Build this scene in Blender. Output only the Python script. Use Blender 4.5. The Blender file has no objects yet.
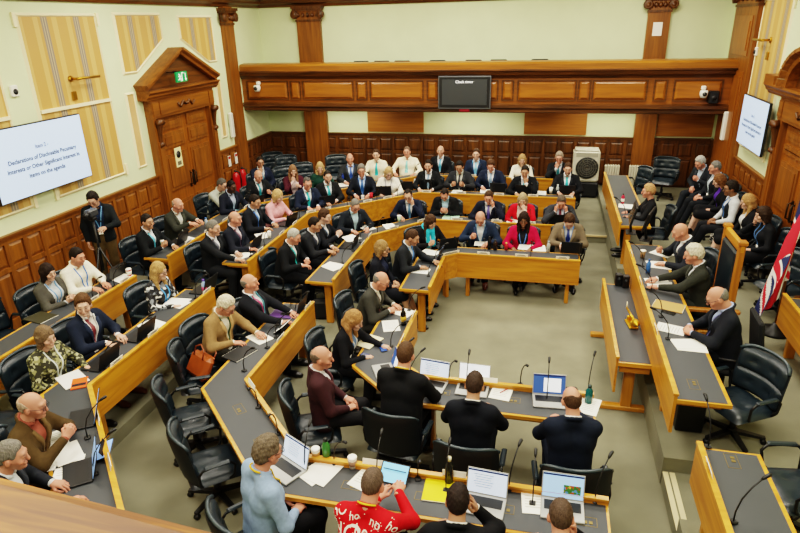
import numpy as np, math
# ------------------------------------------------------------------ implicit surfaces
CORN = np.array([(0,0,0),(1,0,0),(0,1,0),(1,1,0),(0,0,1),(1,0,1),(0,1,1),(1,1,1)])
EDG = [(0,1),(2,3),(4,5),(6,7),(0,2),(1,3),(4,6),(5,7),(0,4),(1,5),(2,6),(3,7)]
def axis(lo, hi, h, f0=None, f1=None, hf=None):
    if f0 is None:
        return np.arange(lo, hi + h, h)
    f0 = max(f0, lo + h); f1 = min(f1, hi - h)
    return np.concatenate([np.linspace(lo, f0, max(2, int((f0-lo)/h)+1))[:-1], np.linspace(f0, f1, max(2, int((f1-f0)/hf)+1)), np.linspace(f1, hi, max(2, int((hi-f1)/h)+1))[1:]])
class Field:
    def __init__(s, x, y, z):
        s.ax = [np.asarray(a, np.float32) for a in (x, y, z)]
        s.D = np.full([len(a) for a in s.ax], .3, np.float32)
    def box(s, lo, hi):
        sl = []
        for a, l, h in zip(s.ax, lo, hi):
            i, j = np.searchsorted(a, l), np.searchsorted(a, h)
            if j <= i: return None, None
            sl.append(slice(int(i), int(j)))
        sl = tuple(sl)
        return sl, (s.ax[0][sl[0]][:,None,None], s.ax[1][sl[1]][None,:,None], s.ax[2][sl[2]][None,None,:])
    def put(s, sl, d, k, op):
        A = s.D[sl]
        if op == 'u':
            h = np.clip(.5 + .5*(A-d)/k, 0, 1)
            s.D[sl] = A*(1-h) + d*h - k*h*(1-h)
        else:
            d = -d
            h = np.clip(.5 - .5*(A-d)/k, 0, 1)
            s.D[sl] = A*(1-h) + d*h + k*h*(1-h)
    def cone(s, a, b, r1, r2, k=.03, op='u'):
        a = np.asarray(a, float); b = np.asarray(b, float); m = max(r1, r2) + k + .03
        sl, P = s.box(np.minimum(a, b)-m, np.maximum(a, b)+m)
        if sl is None: return
        ab = b-a; L = max(ab@ab, 1e-9)
        q = [P[i]-a[i] for i in range(3)]
        t = np.clip((q[0]*ab[0]+q[1]*ab[1]+q[2]*ab[2])/L, 0, 1)
        d = np.sqrt((q[0]-t*ab[0])**2+(q[1]-t*ab[1])**2+(q[2]-t*ab[2])**2) - (r1+(r2-r1)*t)
        s.put(sl, d.astype(np.float32), k, op)
    def ell(s, c, r, R=None, k=.03, op='u'):
        c = np.asarray(c, float); r = np.asarray(r, float); m = r.max()+k+.03
        sl, P = s.box(c-m, c+m)
        if sl is None: return
        q = [P[i]-c[i] for i in range(3)]
        if R is not None: q = [R[0,i]*q[0]+R[1,i]*q[1]+R[2,i]*q[2] for i in range(3)]
        k0 = np.sqrt(sum((q[i]/r[i])**2 for i in range(3))); k1 = np.sqrt(sum((q[i]/r[i]**2)**2 for i in range(3)))+1e-6
        s.put(sl, (k0*(k0-1)/k1).astype(np.float32), k, op)
    def pts(s):
        return s.ax[0][:,None,None], s.ax[1][None,:,None], s.ax[2][None,None,:]
    def at(s, p):
        i = [int(np.clip(np.searchsorted(a, v)-1, 0, len(a)-2)) for a, v in zip(s.ax, p)]
        t = [float(np.clip((v-a[k])/(a[k+1]-a[k]), 0, 1)) for a, v, k in zip(s.ax, p, i)]
        c = s.D[i[0]:i[0]+2, i[1]:i[1]+2, i[2]:i[2]+2]
        c = c[0]*(1-t[0])+c[1]*t[0]; c = c[0]*(1-t[1])+c[1]*t[1]
        return c[0]*(1-t[2])+c[1]*t[2]
    def mesh(s):
        D = s.D; I = D < 0
        I[0]=I[-1]=False; I[:,0]=I[:,-1]=False; I[:,:,0]=I[:,:,-1]=False
        D = np.where(I, D, np.maximum(D, 1e-5))
        n = np.array(D.shape)-1
        cnt = np.zeros(n, np.int8)
        for c in CORN: cnt += I[c[0]:c[0]+n[0], c[1]:c[1]+n[1], c[2]:c[2]+n[2]]
        cells = np.argwhere((cnt > 0) & (cnt < 8))
        if len(cells) == 0: return np.zeros((0,3)), np.zeros((0,4), int)
        v = [D[cells[:,0]+c[0], cells[:,1]+c[1], cells[:,2]+c[2]] for c in CORN]
        acc = np.zeros((len(cells), 3)); num = np.zeros(len(cells))
        for i, j in EDG:
            x = (v[i] < 0) != (v[j] < 0)
            t = v[i][x]/(v[i][x]-v[j][x])
            acc[x] += CORN[i]+t[:,None]*(CORN[j]-CORN[i]); num[x] += 1
        g = cells + acc/num[:,None]
        V = np.stack([np.interp(g[:,k], np.arange(len(s.ax[k])), s.ax[k]) for k in range(3)], 1)
        idx = np.full(n, -1, np.int32); idx[tuple(cells.T)] = np.arange(len(cells))
        F = []
        for d in range(3):
            A = np.moveaxis(I, d, 0)
            ch = np.argwhere(A[:-1] != A[1:]); up = A[:-1][tuple(ch.T)]
            C = np.moveaxis(idx, d, 0)
            i, j, k = ch.T
            ok = (j > 0) & (k > 0) & (j < C.shape[1]) & (k < C.shape[2])
            i, j, k, up = i[ok], j[ok], k[ok], up[ok]
            q = np.stack([C[i,j-1,k-1], C[i,j,k-1], C[i,j,k], C[i,j-1,k]], 1)
            if d == 1: up = ~up
            q[~up] = q[~up][:, ::-1]
            F.append(q)
        F = np.concatenate(F)
        return V, F[(F >= 0).all(1)]
def Rx(a): c, s = math.cos(a), math.sin(a); return np.array([[1,0,0],[0,c,-s],[0,s,c]])
def Rz(a): c, s = math.cos(a), math.sin(a); return np.array([[c,-s,0],[s,c,0],[0,0,1]])
def Ry(a): c, s = math.cos(a), math.sin(a); return np.array([[c,0,s],[0,1,0],[-s,0,c]])
def nrm(v): v = np.asarray(v, float); return v/max(1e-9, np.linalg.norm(v))
def A3(*v): return np.array(v, float)

# ------------------------------------------------------------------ hands: palm, five bent fingers, thumb from the side of the palm
HB = {'flat':(8,12,8,.3), 'rest':(28,30,20,.5), 'curl':(62,75,40,1.0), 'type':(32,38,14,.5)}
_hands = {}
def hand(kind, h):
    if (kind, h) in _hands: return _hands[kind, h]
    b1, b2, b3, th = HB[kind]
    f = Field(axis(-.09,.065,h), axis(-.04,.225,h), axis(-.11,.05,h))
    K = [(-.031,.086,-.004),(-.0105,.093,0),(.0105,.089,-.001),(.030,.078,-.005)]
    for i, kx in enumerate(K):
        f.cone((kx[0]*.55,.01,-.002), kx, .017, .0125, .014)
    f.cone((0,-.03,0),(0,.015,0),.026,.024,.012)
    f.cone((-.02,.03,-.012),(.022,.03,-.012),.014,.014,.012)
    Ls = [(.043,.027,.021),(.047,.03,.022),(.043,.028,.021),(.034,.021,.018)]
    for i, kx in enumerate(K):
        p = A3(*kx); az = (-.12,-.03,.05,.15)[i]*(1 if kind in('flat','type') else .5); an = 0
        for j, bb in enumerate((b1,b2,b3)):
            an += math.radians(bb*(1+.06*i))
            q = p + Ls[i][j]*A3(math.sin(az)*math.cos(an), math.cos(az)*math.cos(an), -math.sin(an))
            r = (.0098,.0088,.008)[j]*(1 if i<3 else .88)
            f.cone(p, q, r, r*.93, .0035); p = q
    p0 = A3(-.02,.022,-.008); p1 = A3(-.05,.055,-.018-.012*th); p2 = A3(-.058+.02*th,.09,-.026-.018*th); p3 = A3(-.054+.03*th,.113,-.03-.02*th)
    f.cone(p0,p1,.015,.0125,.012); f.cone(p1,p2,.0115,.0098,.005); f.cone(p2,p3,.0098,.008,.004)
    _hands[kind, h] = f.mesh(); return _hands[kind, h]

# ------------------------------------------------------------------ pose
def pose(sp):
    s = sp.get('s', 1.0); stand = sp.get('stand', False)
    L = math.radians(sp.get('lean', 6)); hz = .93 if stand else .56
    hip = A3(0,0,hz); R = Rz(math.radians(sp.get('twist',0))) @ Rx(-L) @ Ry(math.radians(sp.get('tilt',0)))
    T = lambda x,y,z: hip + R @ A3(x,y,z)
    J = dict(T=T, R=R, hip=hip)
    wd = sp.get('w', 1.0)
    J['neck'] = T(0,-.01,.535); hp = T(0,.012,.575)
    Rh = Rz(math.radians(sp.get('yaw',0))) @ Rx(-math.radians(sp.get('pitch',8))) @ Ry(math.radians(sp.get('roll',0)))
    J['hp'] = hp; J['Rh'] = Rh; J['hc'] = hp + Rh @ A3(0,.028,.105)
    J['sh'] = {}; J['el'] = {}; J['wr'] = {}; J['hf'] = {}
    hc = J['hc']
    for sd, key in ((1,'rh'),(-1,'lh')):
        S = T(sd*.178*wd,-.012,.462)
        k = sp.get(key, 'desk'); pole = A3(sd*.95,-.35,-.75)
        kind = 'rest'
        if k == 'desk':  W, f, n = A3(sd*.15,.37,.79), A3(-sd*.4,.92,-.03), A3(0,0,1)
        elif k == 'wide': W, f, n = A3(sd*.25,.36,.79), A3(-sd*.5,.86,-.03), A3(0,0,1)
        elif k == 'far': W, f, n = A3(sd*.14,.52,.80), A3(-sd*.2,.97,-.03), A3(0,0,1)
        elif k == 'type': W, f, n = A3(sd*.10,.40,.815), A3(-sd*.12,.98,-.14), A3(sd*.15,.1,1); kind='type'
        elif k == 'lap': W, f, n = A3(sd*.10,.24,.665), A3(-sd*.55,.8,-.1), A3(0,.1,1)
        elif k == 'clasp': W, f, n = A3(sd*.085,.37,.80), A3(-sd*.75,.62,.05), A3(sd*.3,.5,.8); kind='curl'
        elif k == 'clasphi': W, f, n = A3(sd*.075,.38,.92), A3(-sd*.6,.5,.55), A3(sd*.6,.6,.3); kind='curl'
        elif k == 'paper': W, f, n = A3(sd*.13,.36,.87), A3(-sd*.45,.75,.4), A3(sd*.75,.2,-.35); kind='curl'
        elif k == 'phone': W, f, n = A3(sd*.055,.30,.83), A3(-sd*.3,.75,.45), A3(sd*.6,.3,-.5); kind='curl'
        elif k == 'chin': W, f, n = hc+A3(sd*.035,.11,-.215), A3(-sd*.1,-.12,1), A3(sd*.3,1,.1); kind='curl'; pole=A3(sd*.7,.5,-1)
        elif k == 'mouth': W, f, n = hc+A3(sd*.05,.14,-.17), A3(-sd*.35,-.25,.85), A3(sd*.35,1,.2); kind='rest'; pole=A3(sd*.7,.5,-1)
        elif k == 'cheek': W, f, n = hc+A3(sd*.10,.06,-.17), A3(-sd*.08,-.1,1), A3(sd*1,.35,0); kind='curl'; pole=A3(sd*.8,.5,-1)
        elif k == 'head': W, f, n = hc+A3(sd*.12,.09,-.12), A3(-sd*.2,-.3,.9), A3(sd*1,.2,.2); kind='flat'; pole=A3(sd*.8,.5,-1)
        elif k == 'fold': W, f, n = A3(-sd*.05,.235+.03*sd,.80+.03*sd), A3(-sd*1,.1,.1), A3(0,1,.3); pole=A3(sd*1,.1,-.7)
        elif k == 'reach': W, f, n = A3(sd*.10,.50,.93), A3(-sd*.1,.98,.05), A3(sd*.3,0,1)
        elif k == 'point': W, f, n = A3(sd*.05,.46,.86), A3(-sd*.15,.85,.35), A3(sd*.4,-.2,1); kind='type'
        elif k == 'side': W, f, n = A3(sd*.25,.03,.80), A3(0,.12,-1), A3(sd*1,-.1,0)
        else: W, f, n, kind = k
        W = np.asarray(W, float); f = nrm(f); n = np.asarray(n, float); n = nrm(n - f*(n@f))
        a, b = .285*sp.get('al',1), .25*sp.get('al',1)
        d = np.linalg.norm(W-S)
        if d > a+b-.01: W = S+(W-S)/d*(a+b-.01); d = a+b-.01
        u = (W-S)/d; x = (a*a-b*b+d*d)/(2*d); h = math.sqrt(max(0, a*a-x*x))
        v = nrm(pole-u*(pole@u))
        J['sh'][sd]=S; J['el'][sd]=S+u*x+v*h; J['wr'][sd]=W; J['hf'][sd]=(f,n,kind)
    J['kn'] = {}; J['an'] = {}; J['hj'] = {}; J['toe'] = {}
    lg = sp.get('legs','sit')
    for sd in (1,-1):
        if stand:
            J['hj'][sd]=A3(sd*.09,0,.90); J['kn'][sd]=A3(sd*.10,.03,.49); J['an'][sd]=A3(sd*.11,-.01,.09)
        elif lg == 'cross' :
            J['hj'][sd]=A3(sd*.09,0,.57); J['kn'][sd]=A3(sd*.04,.43,.56+.09*(sd>0)); J['an'][sd]=A3(-sd*.08,.47+.1*(sd>0),.12+.12*(sd>0))
        elif lg == 'fwd':
            J['hj'][sd]=A3(sd*.09,0,.57); J['kn'][sd]=A3(sd*.12,.42,.54); J['an'][sd]=A3(sd*.12,.60,.09)
        else:
            J['hj'][sd]=A3(sd*.09,0,.57); J['kn'][sd]=A3(sd*.125,.42,.55); J['an'][sd]=A3(sd*.12,.36,.09)
        J['toe'][sd]=J['an'][sd]+A3(sd*.03,.175,-.055)
    return J
def head_local(sp): return pose(sp)['hc']*sp.get('s',1.0)

# ------------------------------------------------------------------ one person -> {part: (verts, faces)}, in metres, hips over the origin, facing +Y
def person_parts(sp, h=.014, hf=.0075, hh=.0055):
    J = pose(sp); T, R, Rh, hc = J['T'], J['R'], J['Rh'], J['hc']
    fem = sp.get('sex','m') == 'f'; big = sp.get('big', 0.)
    P = {}
    allp = np.array([J['neck'], J['hip'], hc] + [q for k in ('el','wr','kn','an','toe') for q in J[k].values()])
    lo = allp.min(0)-.24; hi = allp.max(0)+.24; lo[2] = -.02; hi[2] = hc[2]+.2; lo[1] = min(lo[1], -.3); lo[0] = min(lo[0], -.36); hi[0] = max(hi[0], .36)
    H = lambda x,y,z: hc + Rh @ A3(x,y,z)
    def torso(F, dr, w=1.0):
        b = big
        for sd in (1,-1):
            F.cone(T(sd*.075*w,0,-.02), T(sd*.06*w,.0,.17), .118+dr+b*.4, .108+dr+b*.6-(.012 if fem else 0), .05)
            F.cone(T(sd*.06*w,.0,.17), T(sd*.085*w,.005,.36), .108+dr+b*.6-(.012 if fem else 0), .118+dr+b*.2-(.01 if fem else 0), .05)
            F.cone(T(sd*.085*w,.0,.36), T(sd*.12*w,-.012,.445), .112+dr, .075+dr, .05)
            F.cone(T(sd*.13*w,-.012,.458), T(sd*.03,-.015,.525), .062+dr, .052+dr, .05)
            if fem: F.ell(T(sd*.065,.085,.33), A3(.075,.055,.075)+dr*.8, R, .06)
        if b > .02: F.ell(T(0,.075,.12), A3(.13,.09+b*.6,.14)+dr, R, .06)
    def arms(F, dr, upto=1.0, k=.035):
        for sd in (1,-1):
            S, E, W = J['sh'][sd], J['el'][sd], J['wr'][sd]; g = .9 if fem else 1.
            F.cone(S, E, (.060+big*.1)*g+dr, .047*g+dr, k)
            F.cone(E, E+(W-E)*upto, .047*g+dr, (.047-.018*upto)*g+dr, k)
    # body
    F = Field(axis(lo[0],hi[0],h,hc[0]-.12,hc[0]+.12,hf), axis(lo[1],hi[1],h,hc[1]-.14,hc[1]+.15,hf), axis(lo[2],hi[2],h,hc[2]-.14,hi[2]-.04,hf))
    torso(F, -.035); arms(F, -.012)
    bare = sp.get('bottom') in ('skirt','dress')
    for sd in (1,-1):
        rr = 0 if bare else -.012
        F.cone(J['hj'][sd], J['kn'][sd], .085+rr, .055+rr, .03); F.cone(J['kn'][sd], J['an'][sd], .055+rr, .037+rr, .03)
        F.cone(J['an'][sd]+A3(0,-.02,-.035), J['toe'][sd], .034, .026, .02)
    nk = (.050 if fem else .057)+big*.15
    F.cone(J['neck'], H(0,-.022,-.05), nk+.004, nk, .035)
    sk = A3(.076,.097,.102)*(.97 if fem else 1)
    F.ell(H(0,-.012,.022), sk, Rh, .02)
    F.cone(H(0,.028,-.015), H(0,.052,-.083), .062-(.004 if fem else 0)+big*.1, .034+big*.1, .03)
    F.cone(H(-.028,.078,.036), H(.028,.078,.036), .017, .017, .02)
    for sd in (1,-1):
        F.ell(H(sd*.04,.068,-.022), A3(.026,.022,.022), Rh, .02)
        F.ell(H(sd*.078,-.008,-.008), A3(.011,.021,.032), Rh @ Rz(-sd*.35), .006)
        F.ell(H(sd*.031,.103,.013), A3(.016,.012,.011), Rh, .012, 's')
        F.ell(H(sd*.031,.086,.012), A3(.012,.012,.011), Rh, .004)
    F.cone(H(0,.092,.02), H(0,.111,-.022), .010, .0135, .012)
    F.ell(H(0,.090,-.056), A3(.024,.013,.009), Rh, .012)
    F.ell(H(0,.085,-.085), A3(.02,.016,.014), Rh, .015)
    V, Q = F.mesh()
    base = np.array(sp.get('skin',(.55,.33,.23)))*np.array((.86,.82,.78))
    C = np.tile(base, (len(V),1))
    q = (V-hc) @ Rh
    near = (np.abs(q) < .16).all(1)
    g = lambda c, r: near*np.exp(-(((q-np.array(c))/np.array(r))**2).sum(1)*1.5)
    for sd in (1,-1):
        C += g((sd*.045,.07,-.025),(.03,.04,.025))[:,None]*np.array([.05,-.035,-.03])*base[0]/.5
        C *= 1-.12*g((sd*.031,.09,.012),(.02,.03,.017))[:,None]
        w = np.clip(1.6*g((sd*.031,.098,.012),(.0095,.02,.006)),0,1)[:,None]; C = C*(1-w)+np.array([.05,.035,.03])*w
        bc = np.array(sp.get('brow', sp.get('hair',('',(.1,.06,.04)))[1]))*.8
        w = np.clip(1.3*g((sd*.033,.095,.036),(.018,.03,.0055)),0,1)[:,None]*.8; C = C*(1-w)+bc*w
        C += g((sd*.08,-.008,-.008),(.015,.03,.04))[:,None]*np.array([.06,-.02,-.02])*base[0]/.5
    C += g((0,.115,-.02),(.015,.02,.015))[:,None]*np.array([.05,-.03,-.025])*base[0]/.5
    w = np.clip(1.3*g((0,.098,-.057),(.022,.02,.007)),0,1)[:,None]*.85; C = C*(1-w)+np.array(sp.get('lips',base*np.array([.72,.42,.42])))*w
    if sp.get('stubble'):
        w = (g((0,.05,-.075),(.07,.07,.04))*sp['stubble'])[:,None]; C = C*(1-w)+np.array(sp['hair'][1])*w
    for sd in (1,-1):
        f, n, kind = J['hf'][sd]
        hv, hq = hand(kind, hh)
        M = np.stack([np.cross(f, n), f, n], 1)
        lv = hv*(A3(1,1,1) if sd > 0 else A3(-1,1,1))*(.92 if fem else 1.02)
        V2 = lv @ M.T + J['wr'][sd]
        Q = np.concatenate([Q, (hq if sd > 0 else hq[:, ::-1])+len(V)])
        V = np.concatenate([V, V2]); C = np.concatenate([C, np.tile(base*A3(1.03,.96,.94), (len(V2),1))])
    P['body'] = (V, Q, np.clip(C, 0, 1))
    # clothes
    top = sp.get('top','suit'); G = lambda: Field(axis(lo[0],hi[0],h), axis(lo[1],hi[1],h), axis(lo[2],J['neck'][2]+.12,h))
    def tl(Fd):
        X, Y, Z = Fd.pts(); q = [X-J['hip'][0], Y-J['hip'][1], Z-J['hip'][2]]
        return [R[0,i]*q[0]+R[1,i]*q[1]+R[2,i]*q[2] for i in range(3)]
    def neckhole(Fd, r):
        Fd.cone(T(0,.004,.535), T(0,.03,.68), r, r+.02, .012, 's')
    jacket = None
    if top in ('suit','open','cardi'):
        jf = G(); torso(jf, .008, 1.02); arms(jf, .010, .93)
        t = tl(jf)
        wv = .006+(.066 if top == 'suit' else .085)*np.clip((t[2]-(.17 if top=='suit' else .0))/.33, 0 if top=='suit' else .3, 1.05)
        if top == 'suit': wv = np.where(t[2] < .16, -.1, wv)
        dw = np.maximum(np.abs(t[0])-wv, .015-t[1])
        jf.D = np.maximum(jf.D, -dw.astype(np.float32)); neckhole(jf, .064)
        for i in range(9):
            a0, a1 = [math.pi*(1.0-.10+(1.2)*(i+j)/9) for j in (0,1)]
            pt = lambda a: T(.071*math.cos(a), -.006+.074*math.sin(a), .535-.045*math.sin(a))
            jf.cone(pt(a0), pt(a1), .017, .017, .012)
        jacket = jf
        P['jacket'] = jf.mesh()
    sf = G(); inner = jacket is not None
    if inner:
        torso(sf, -.006, 1.0)
        for sd in (1,-1):
            E, W = J['el'][sd], J['wr'][sd]
            sf.cone(E+(W-E)*.55, E+(W-E)*.985, .036, .036 if not fem else .032, .004)
    else:
        torso(sf, .004); arms(sf, .007, .55 if top=='tee' else .95)
    neckhole(sf, .058)
    if sp.get('collar', not fem):
        for i in range(12):
            a0, a1 = [math.pi*2*(i+j)/12 for j in (0,1)]
            if abs((a0+a1)/2-math.pi/2) < .3: continue
            pt = lambda a: T(.062*math.cos(a), -.004+.066*math.sin(a), .553-.032*math.sin(a))
            sf.cone(pt(a0), pt(a1), .0155, .0155, .006)
    P['shirt'] = sf.mesh()
    def front(x, z):
        p = T(x,.02,z); d = R @ A3(0,1,0)
        for i in range(80):
            ok = sf.at(p) > 0 and (jacket is None or jacket.at(p) > 0)
            if ok: break
            p = p + d*.004
        return p
    def ribbon(cols, th=.004):
        d = R @ A3(0,1,0); V = []; Q = []; n = len(cols[0])
        for row in cols:
            for p in row: V.append(p+d*th)
        m = len(V)
        for row in cols:
            for p in row: V.append(p-d*.012)
        for i in range(len(cols)-1):
            for j in range(n-1):
                a = i*n+j; Q += [(a,a+n,a+n+1,a+1), (m+a,m+a+1,m+a+n+1,m+a+n)]
            a = i*n; Q += [(a,m+a,m+a+n,a+n)]; a = i*n+n-1; Q += [(a,a+n,m+a+n,m+a)]
        for a0 in (0, (len(cols)-1)*n):
            for j in range(n-1): Q.append((a0+j,a0+j+1,m+a0+j+1,m+a0+j))
        return np.array(V), np.array(Q)
    if top == 'suit':
        VV, QQ, n0 = [], [], 0
        def fj(x, z):
            p = T(x,.02,z); d = R @ A3(0,1,0)
            for i in range(80):
                if jacket.at(p) > 0: break
                p = p+d*.004
            return p
        for sd in (1,-1):
            rows = []
            for i in range(9):
                z = .49-.036*i; e = .008+.066*min(1.05,max(0,(z-.17)/.33)); lw = (.045 if i < 2 else (.058 if i == 2 else .05*(1-(i-2)/7)+.006))
                rows.append([fj(sd*(e+.012), z)+R@A3(-sd*.012,0,0), fj(sd*(e+lw*.5), z), fj(sd*(e+lw), z)])
            a, b = ribbon(rows, .007); VV.append(a); QQ.append(b+n0); n0 += len(a)
        P['lapels'] = (np.concatenate(VV), np.concatenate(QQ))
    if sp.get('tie') is not None:
        rows = []
        for i in range(12):
            z = .515-.028*i; w = .022 if i == 0 else (.017+.0022*i)
            p = front(0, z)
            rows.append([p+R@A3(-w,-.002,0), p+R@A3(0,.003,0), p+R@A3(w,-.002,0)])
        P['tie'] = ribbon(rows, .009)
    if sp.get('lanyard') is not None:
        VV, QQ = [], []; n0 = 0
        for sd in (1,-1):
            rows = []
            for i in range(11):
                t = i/10; z = .53-.35*t; x = sd*(.075*(1-t)**.8+.004)
                p = front(x, z); rows.append([p+R@A3(-.0075,0,0), p+R@A3(.0075,0,0)])
            a, b = ribbon(rows, .006); VV.append(a); QQ.append(b+n0); n0 += len(a)
        P['lanyard'] = (np.concatenate(VV), np.concatenate(QQ))
        rows = [[front(x, z)+R@A3(0,.004,0) for x in (-.035,.035)] for z in (.175,.125,.08)]
        P['badge'] = ribbon(rows, .006)
    if sp.get('scarf') is not None:
        f2 = G()
        for i in range(10):
            a0, a1 = [math.pi*2*(i+j)/10 for j in (0,1)]
            pt = lambda a: T(.085*math.cos(a), .01+.085*math.sin(a), .535-.035*math.sin(a))
            f2.cone(pt(a0), pt(a1), .034, .034, .02)
        for sd in (1,-1): f2.cone(T(sd*.05,.10,.48), T(sd*.055,.145,.24), .038, .045, .03)
        P['scarf'] = f2.mesh()
    # legs
    bt = sp.get('bottom','trousers'); tf = Field(axis(lo[0],hi[0],h*1.25), axis(lo[1],hi[1],h*1.25), axis(lo[2],J['hip'][2]+.25,h*1.25))
    stand = sp.get('stand')
    for sd in (1,-1):
        hj, kn, an = J['hj'][sd], J['kn'][sd], J['an'][sd]
        tf.cone(T(sd*.075,0,-.03), T(sd*.06,0,.08), .112+big*.4, .108+big*.4, .05)
        tf.cone(hj, kn, .098+big*.1, .070, .04)
        if bt == 'trousers': tf.cone(kn, an+A3(0,0,.0), .068, .056, .04)
        else: tf.cone(hj, kn+A3(0,.02,-.02), .105, .08, .06)
    if not stand:
        X, Y, Z = tf.pts(); tf.D = np.maximum(tf.D, np.where(Y < .3, .468-Z, -1).astype(np.float32))
    P['skirt' if bt != 'trousers' else 'trousers'] = tf.mesh()
    for sd in (1,-1):
        a, t = J['an'][sd], J['toe'][sd]
        m = np.minimum(a, t)-.09; M = np.maximum(a, t)+.09; m[2] = min(t[2]-.05, 0)-.02
        zf = Field(axis(m[0],M[0],.012), axis(m[1],M[1],.012), axis(m[2],a[2]+.06,.012))
        zf.cone(a+A3(0,-.035,-.04), t+A3(0,-.03,0), .043, .043, .02); zf.cone(t+A3(0,-.05,.002), t+A3(0,.03,-.004), .043, .033, .02); zf.cone(a+A3(0,-.02,-.04), a+A3(0,-.005,.01), .043, .04, .02)
        X, Y, Z = zf.pts(); zf.D = np.maximum(zf.D, (t[2]-.033-Z+0*X+0*Y).astype(np.float32))
        P['shoe'+('' if sd > 0 else '2')] = zf.mesh()
    # hair
    hs = sp.get('hair',('short',(.1,.06,.04)))[0]
    if hs != 'bald':
        long = hs in ('bob','long','bun','wavy'); hk = max(hf, .0075)
        e = .36 if hs in ('long','wavy') else .16
        hl = hc-A3(.19,.21,e); hu = hc+A3(.19,.19,.19)
        f3 = Field(axis(hl[0],hu[0],hk), axis(hl[1],hu[1],hk), axis(hl[2],hu[2],hk))
        th = {'buzz':.004,'fringe':.006,'short':.007,'full':.016,'recede':.006,'bob':.013,'long':.014,'bun':.013,'wavy':.020}[hs]
        f3.ell(H(0,-.016,.026), A3(.077,.098,.102)+A3(th*.8,th,th*1.7+(.004 if hs in ('short','full') else 0)), Rh, .02)
        X, Y, Z = f3.pts(); w = [X-hc[0], Y-hc[1], Z-hc[2]]; q = [Rh[0,i]*w[0]+Rh[1,i]*w[1]+Rh[2,i]*w[2] for i in range(3)]
        if long:
            for sd in (1,-1):
                if hs != 'bun': f3.cone(H(sd*.078,-.01,.02), H(sd*.078,-.015,-.10), .024, .027, .03)
                if hs in ('long','wavy'):
                    f3.cone(H(sd*.08,-.02,-.08), hc+Rh@A3(sd*.085,.0,-.10)+A3(0,.02,-.16), .036, .028, .03)
            if hs != 'bun': f3.cone(H(0,-.055,0), H(0,-.05,-.11), .070, .055, .04)
            if hs in ('long','wavy'): f3.cone(H(0,-.07,-.08), H(0,-.085,-.11)+A3(0,-.02,-.16), .07, .05, .04)
            if hs == 'bun': f3.ell(H(0,-.125,.045), A3(.04,.035,.04), None, .01)
            fr = .085 if hs != 'bun' else .095
            d = np.sqrt((q[0]/.060)**2+((q[1]-.12)/.095)**2+((q[2]+.035)/.105)**2)-1
            f3.D = np.maximum(f3.D, (-d*.05).astype(np.float32))
            if hs == 'bun': f3.D = np.where((f3.D < 0) & (q[2] < .75*q[1]-.02) & (q[1] > -.1), .01, f3.D)
        else:
            c0 = {'recede':.040,'buzz':.020,'fringe':.006,'full':.008}.get(hs, .018)
            fr_ = np.clip(q[1]/.09, 0, 1.3); tmp_ = np.clip((np.abs(q[0])-.025)/.03, 0, 1)*np.clip((.085-np.abs(q[0]))/.02, 0, 1)
            line = np.where(q[1] > 0, .80*q[1]+(c0+.024)*fr_+.022*tmp_*fr_-.006+fr_*(.005*np.sin(q[0]*130+1)+.004*np.sin(q[0]*270)), .85*q[1]-.006)
            ws_ = np.clip((np.abs(q[0])-.052)/.014, 0, 1)*np.clip((.062-q[1])/.02, 0, 1)*(0. if hs == 'fringe' else 1.)
            line = line*(1-ws_)+ws_*np.minimum(line, .45*q[1]-.022)
            line = np.maximum(line, -.085)
            f3.D = f3.D+((th+.004)*np.clip(1-(q[2]-line)/.032, 0, 1)*np.where(q[1] > -.02, 1, .6)).astype(np.float32)
            f3.D = np.maximum(f3.D, (line-q[2]).astype(np.float32)*.8)
            side = np.maximum(.008-np.abs(np.abs(q[0])-.09)*1, -1)
            ear = np.sqrt((q[1]+.006)**2+(q[2]+.01)**2)-.034
            f3.D = np.where(np.abs(q[0]) > .06, np.maximum(f3.D, -ear.astype(np.float32)), f3.D)
            if hs == 'fringe':
                f3.D = np.maximum(f3.D, (q[2]-.058+.55*np.maximum(q[1]+.06,0)+.008*np.sin(q[0]*60)).astype(np.float32)); f3.D = np.maximum(f3.D, (q[1]-.05).astype(np.float32))
            if hs == 'recede':
                d = np.sqrt(((np.abs(q[0])-.05)/.03)**2+((q[1]-.085)/.06)**2)-1
                f3.D = np.maximum(f3.D, (-d*.03).astype(np.float32))
        amp = {'wavy':.008,'full':.006,'bob':.005,'long':.004,'short':.0035,'recede':.0035}.get(hs, .0025)
        f3.D = f3.D+(amp*(np.sin(q[0]*95+q[2]*40)*np.sin(q[1]*80+q[0]*33)*np.sin(q[2]*70+q[1]*50+1)+.6*np.sin(q[0]*190+q[1]*60+2)*np.sin(q[2]*150+q[1]*120))).astype(np.float32)
        P['hair'] = f3.mesh()
    if sp.get('beard'):
        hk = max(hf, .0075); f4 = Field(axis(hc[0]-.12,hc[0]+.12,hk), axis(hc[1]-.17,hc[1]+.17,hk), axis(hc[2]-.17,hc[2]+.1,hk))
        f4.cone(H(0,.028,-.018), H(0,.054,-.086), .0645, .038, .03)
        X, Y, Z = f4.pts(); w = [X-hc[0], Y-hc[1], Z-hc[2]]; q = [Rh[0,i]*w[0]+Rh[1,i]*w[1]+Rh[2,i]*w[2] for i in range(3)]
        f4.D = np.maximum(f4.D, np.maximum(q[2]+.034+.9*np.maximum(0,q[1]-.07), -.005-q[1]).astype(np.float32))
        d = np.sqrt((q[0]/.028)**2+((q[2]+.056)/.013)**2)-1
        f4.D = np.maximum(f4.D, np.where(q[1] > .05, -d*.01, -1).astype(np.float32))
        P['beard'] = f4.mesh()
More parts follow.
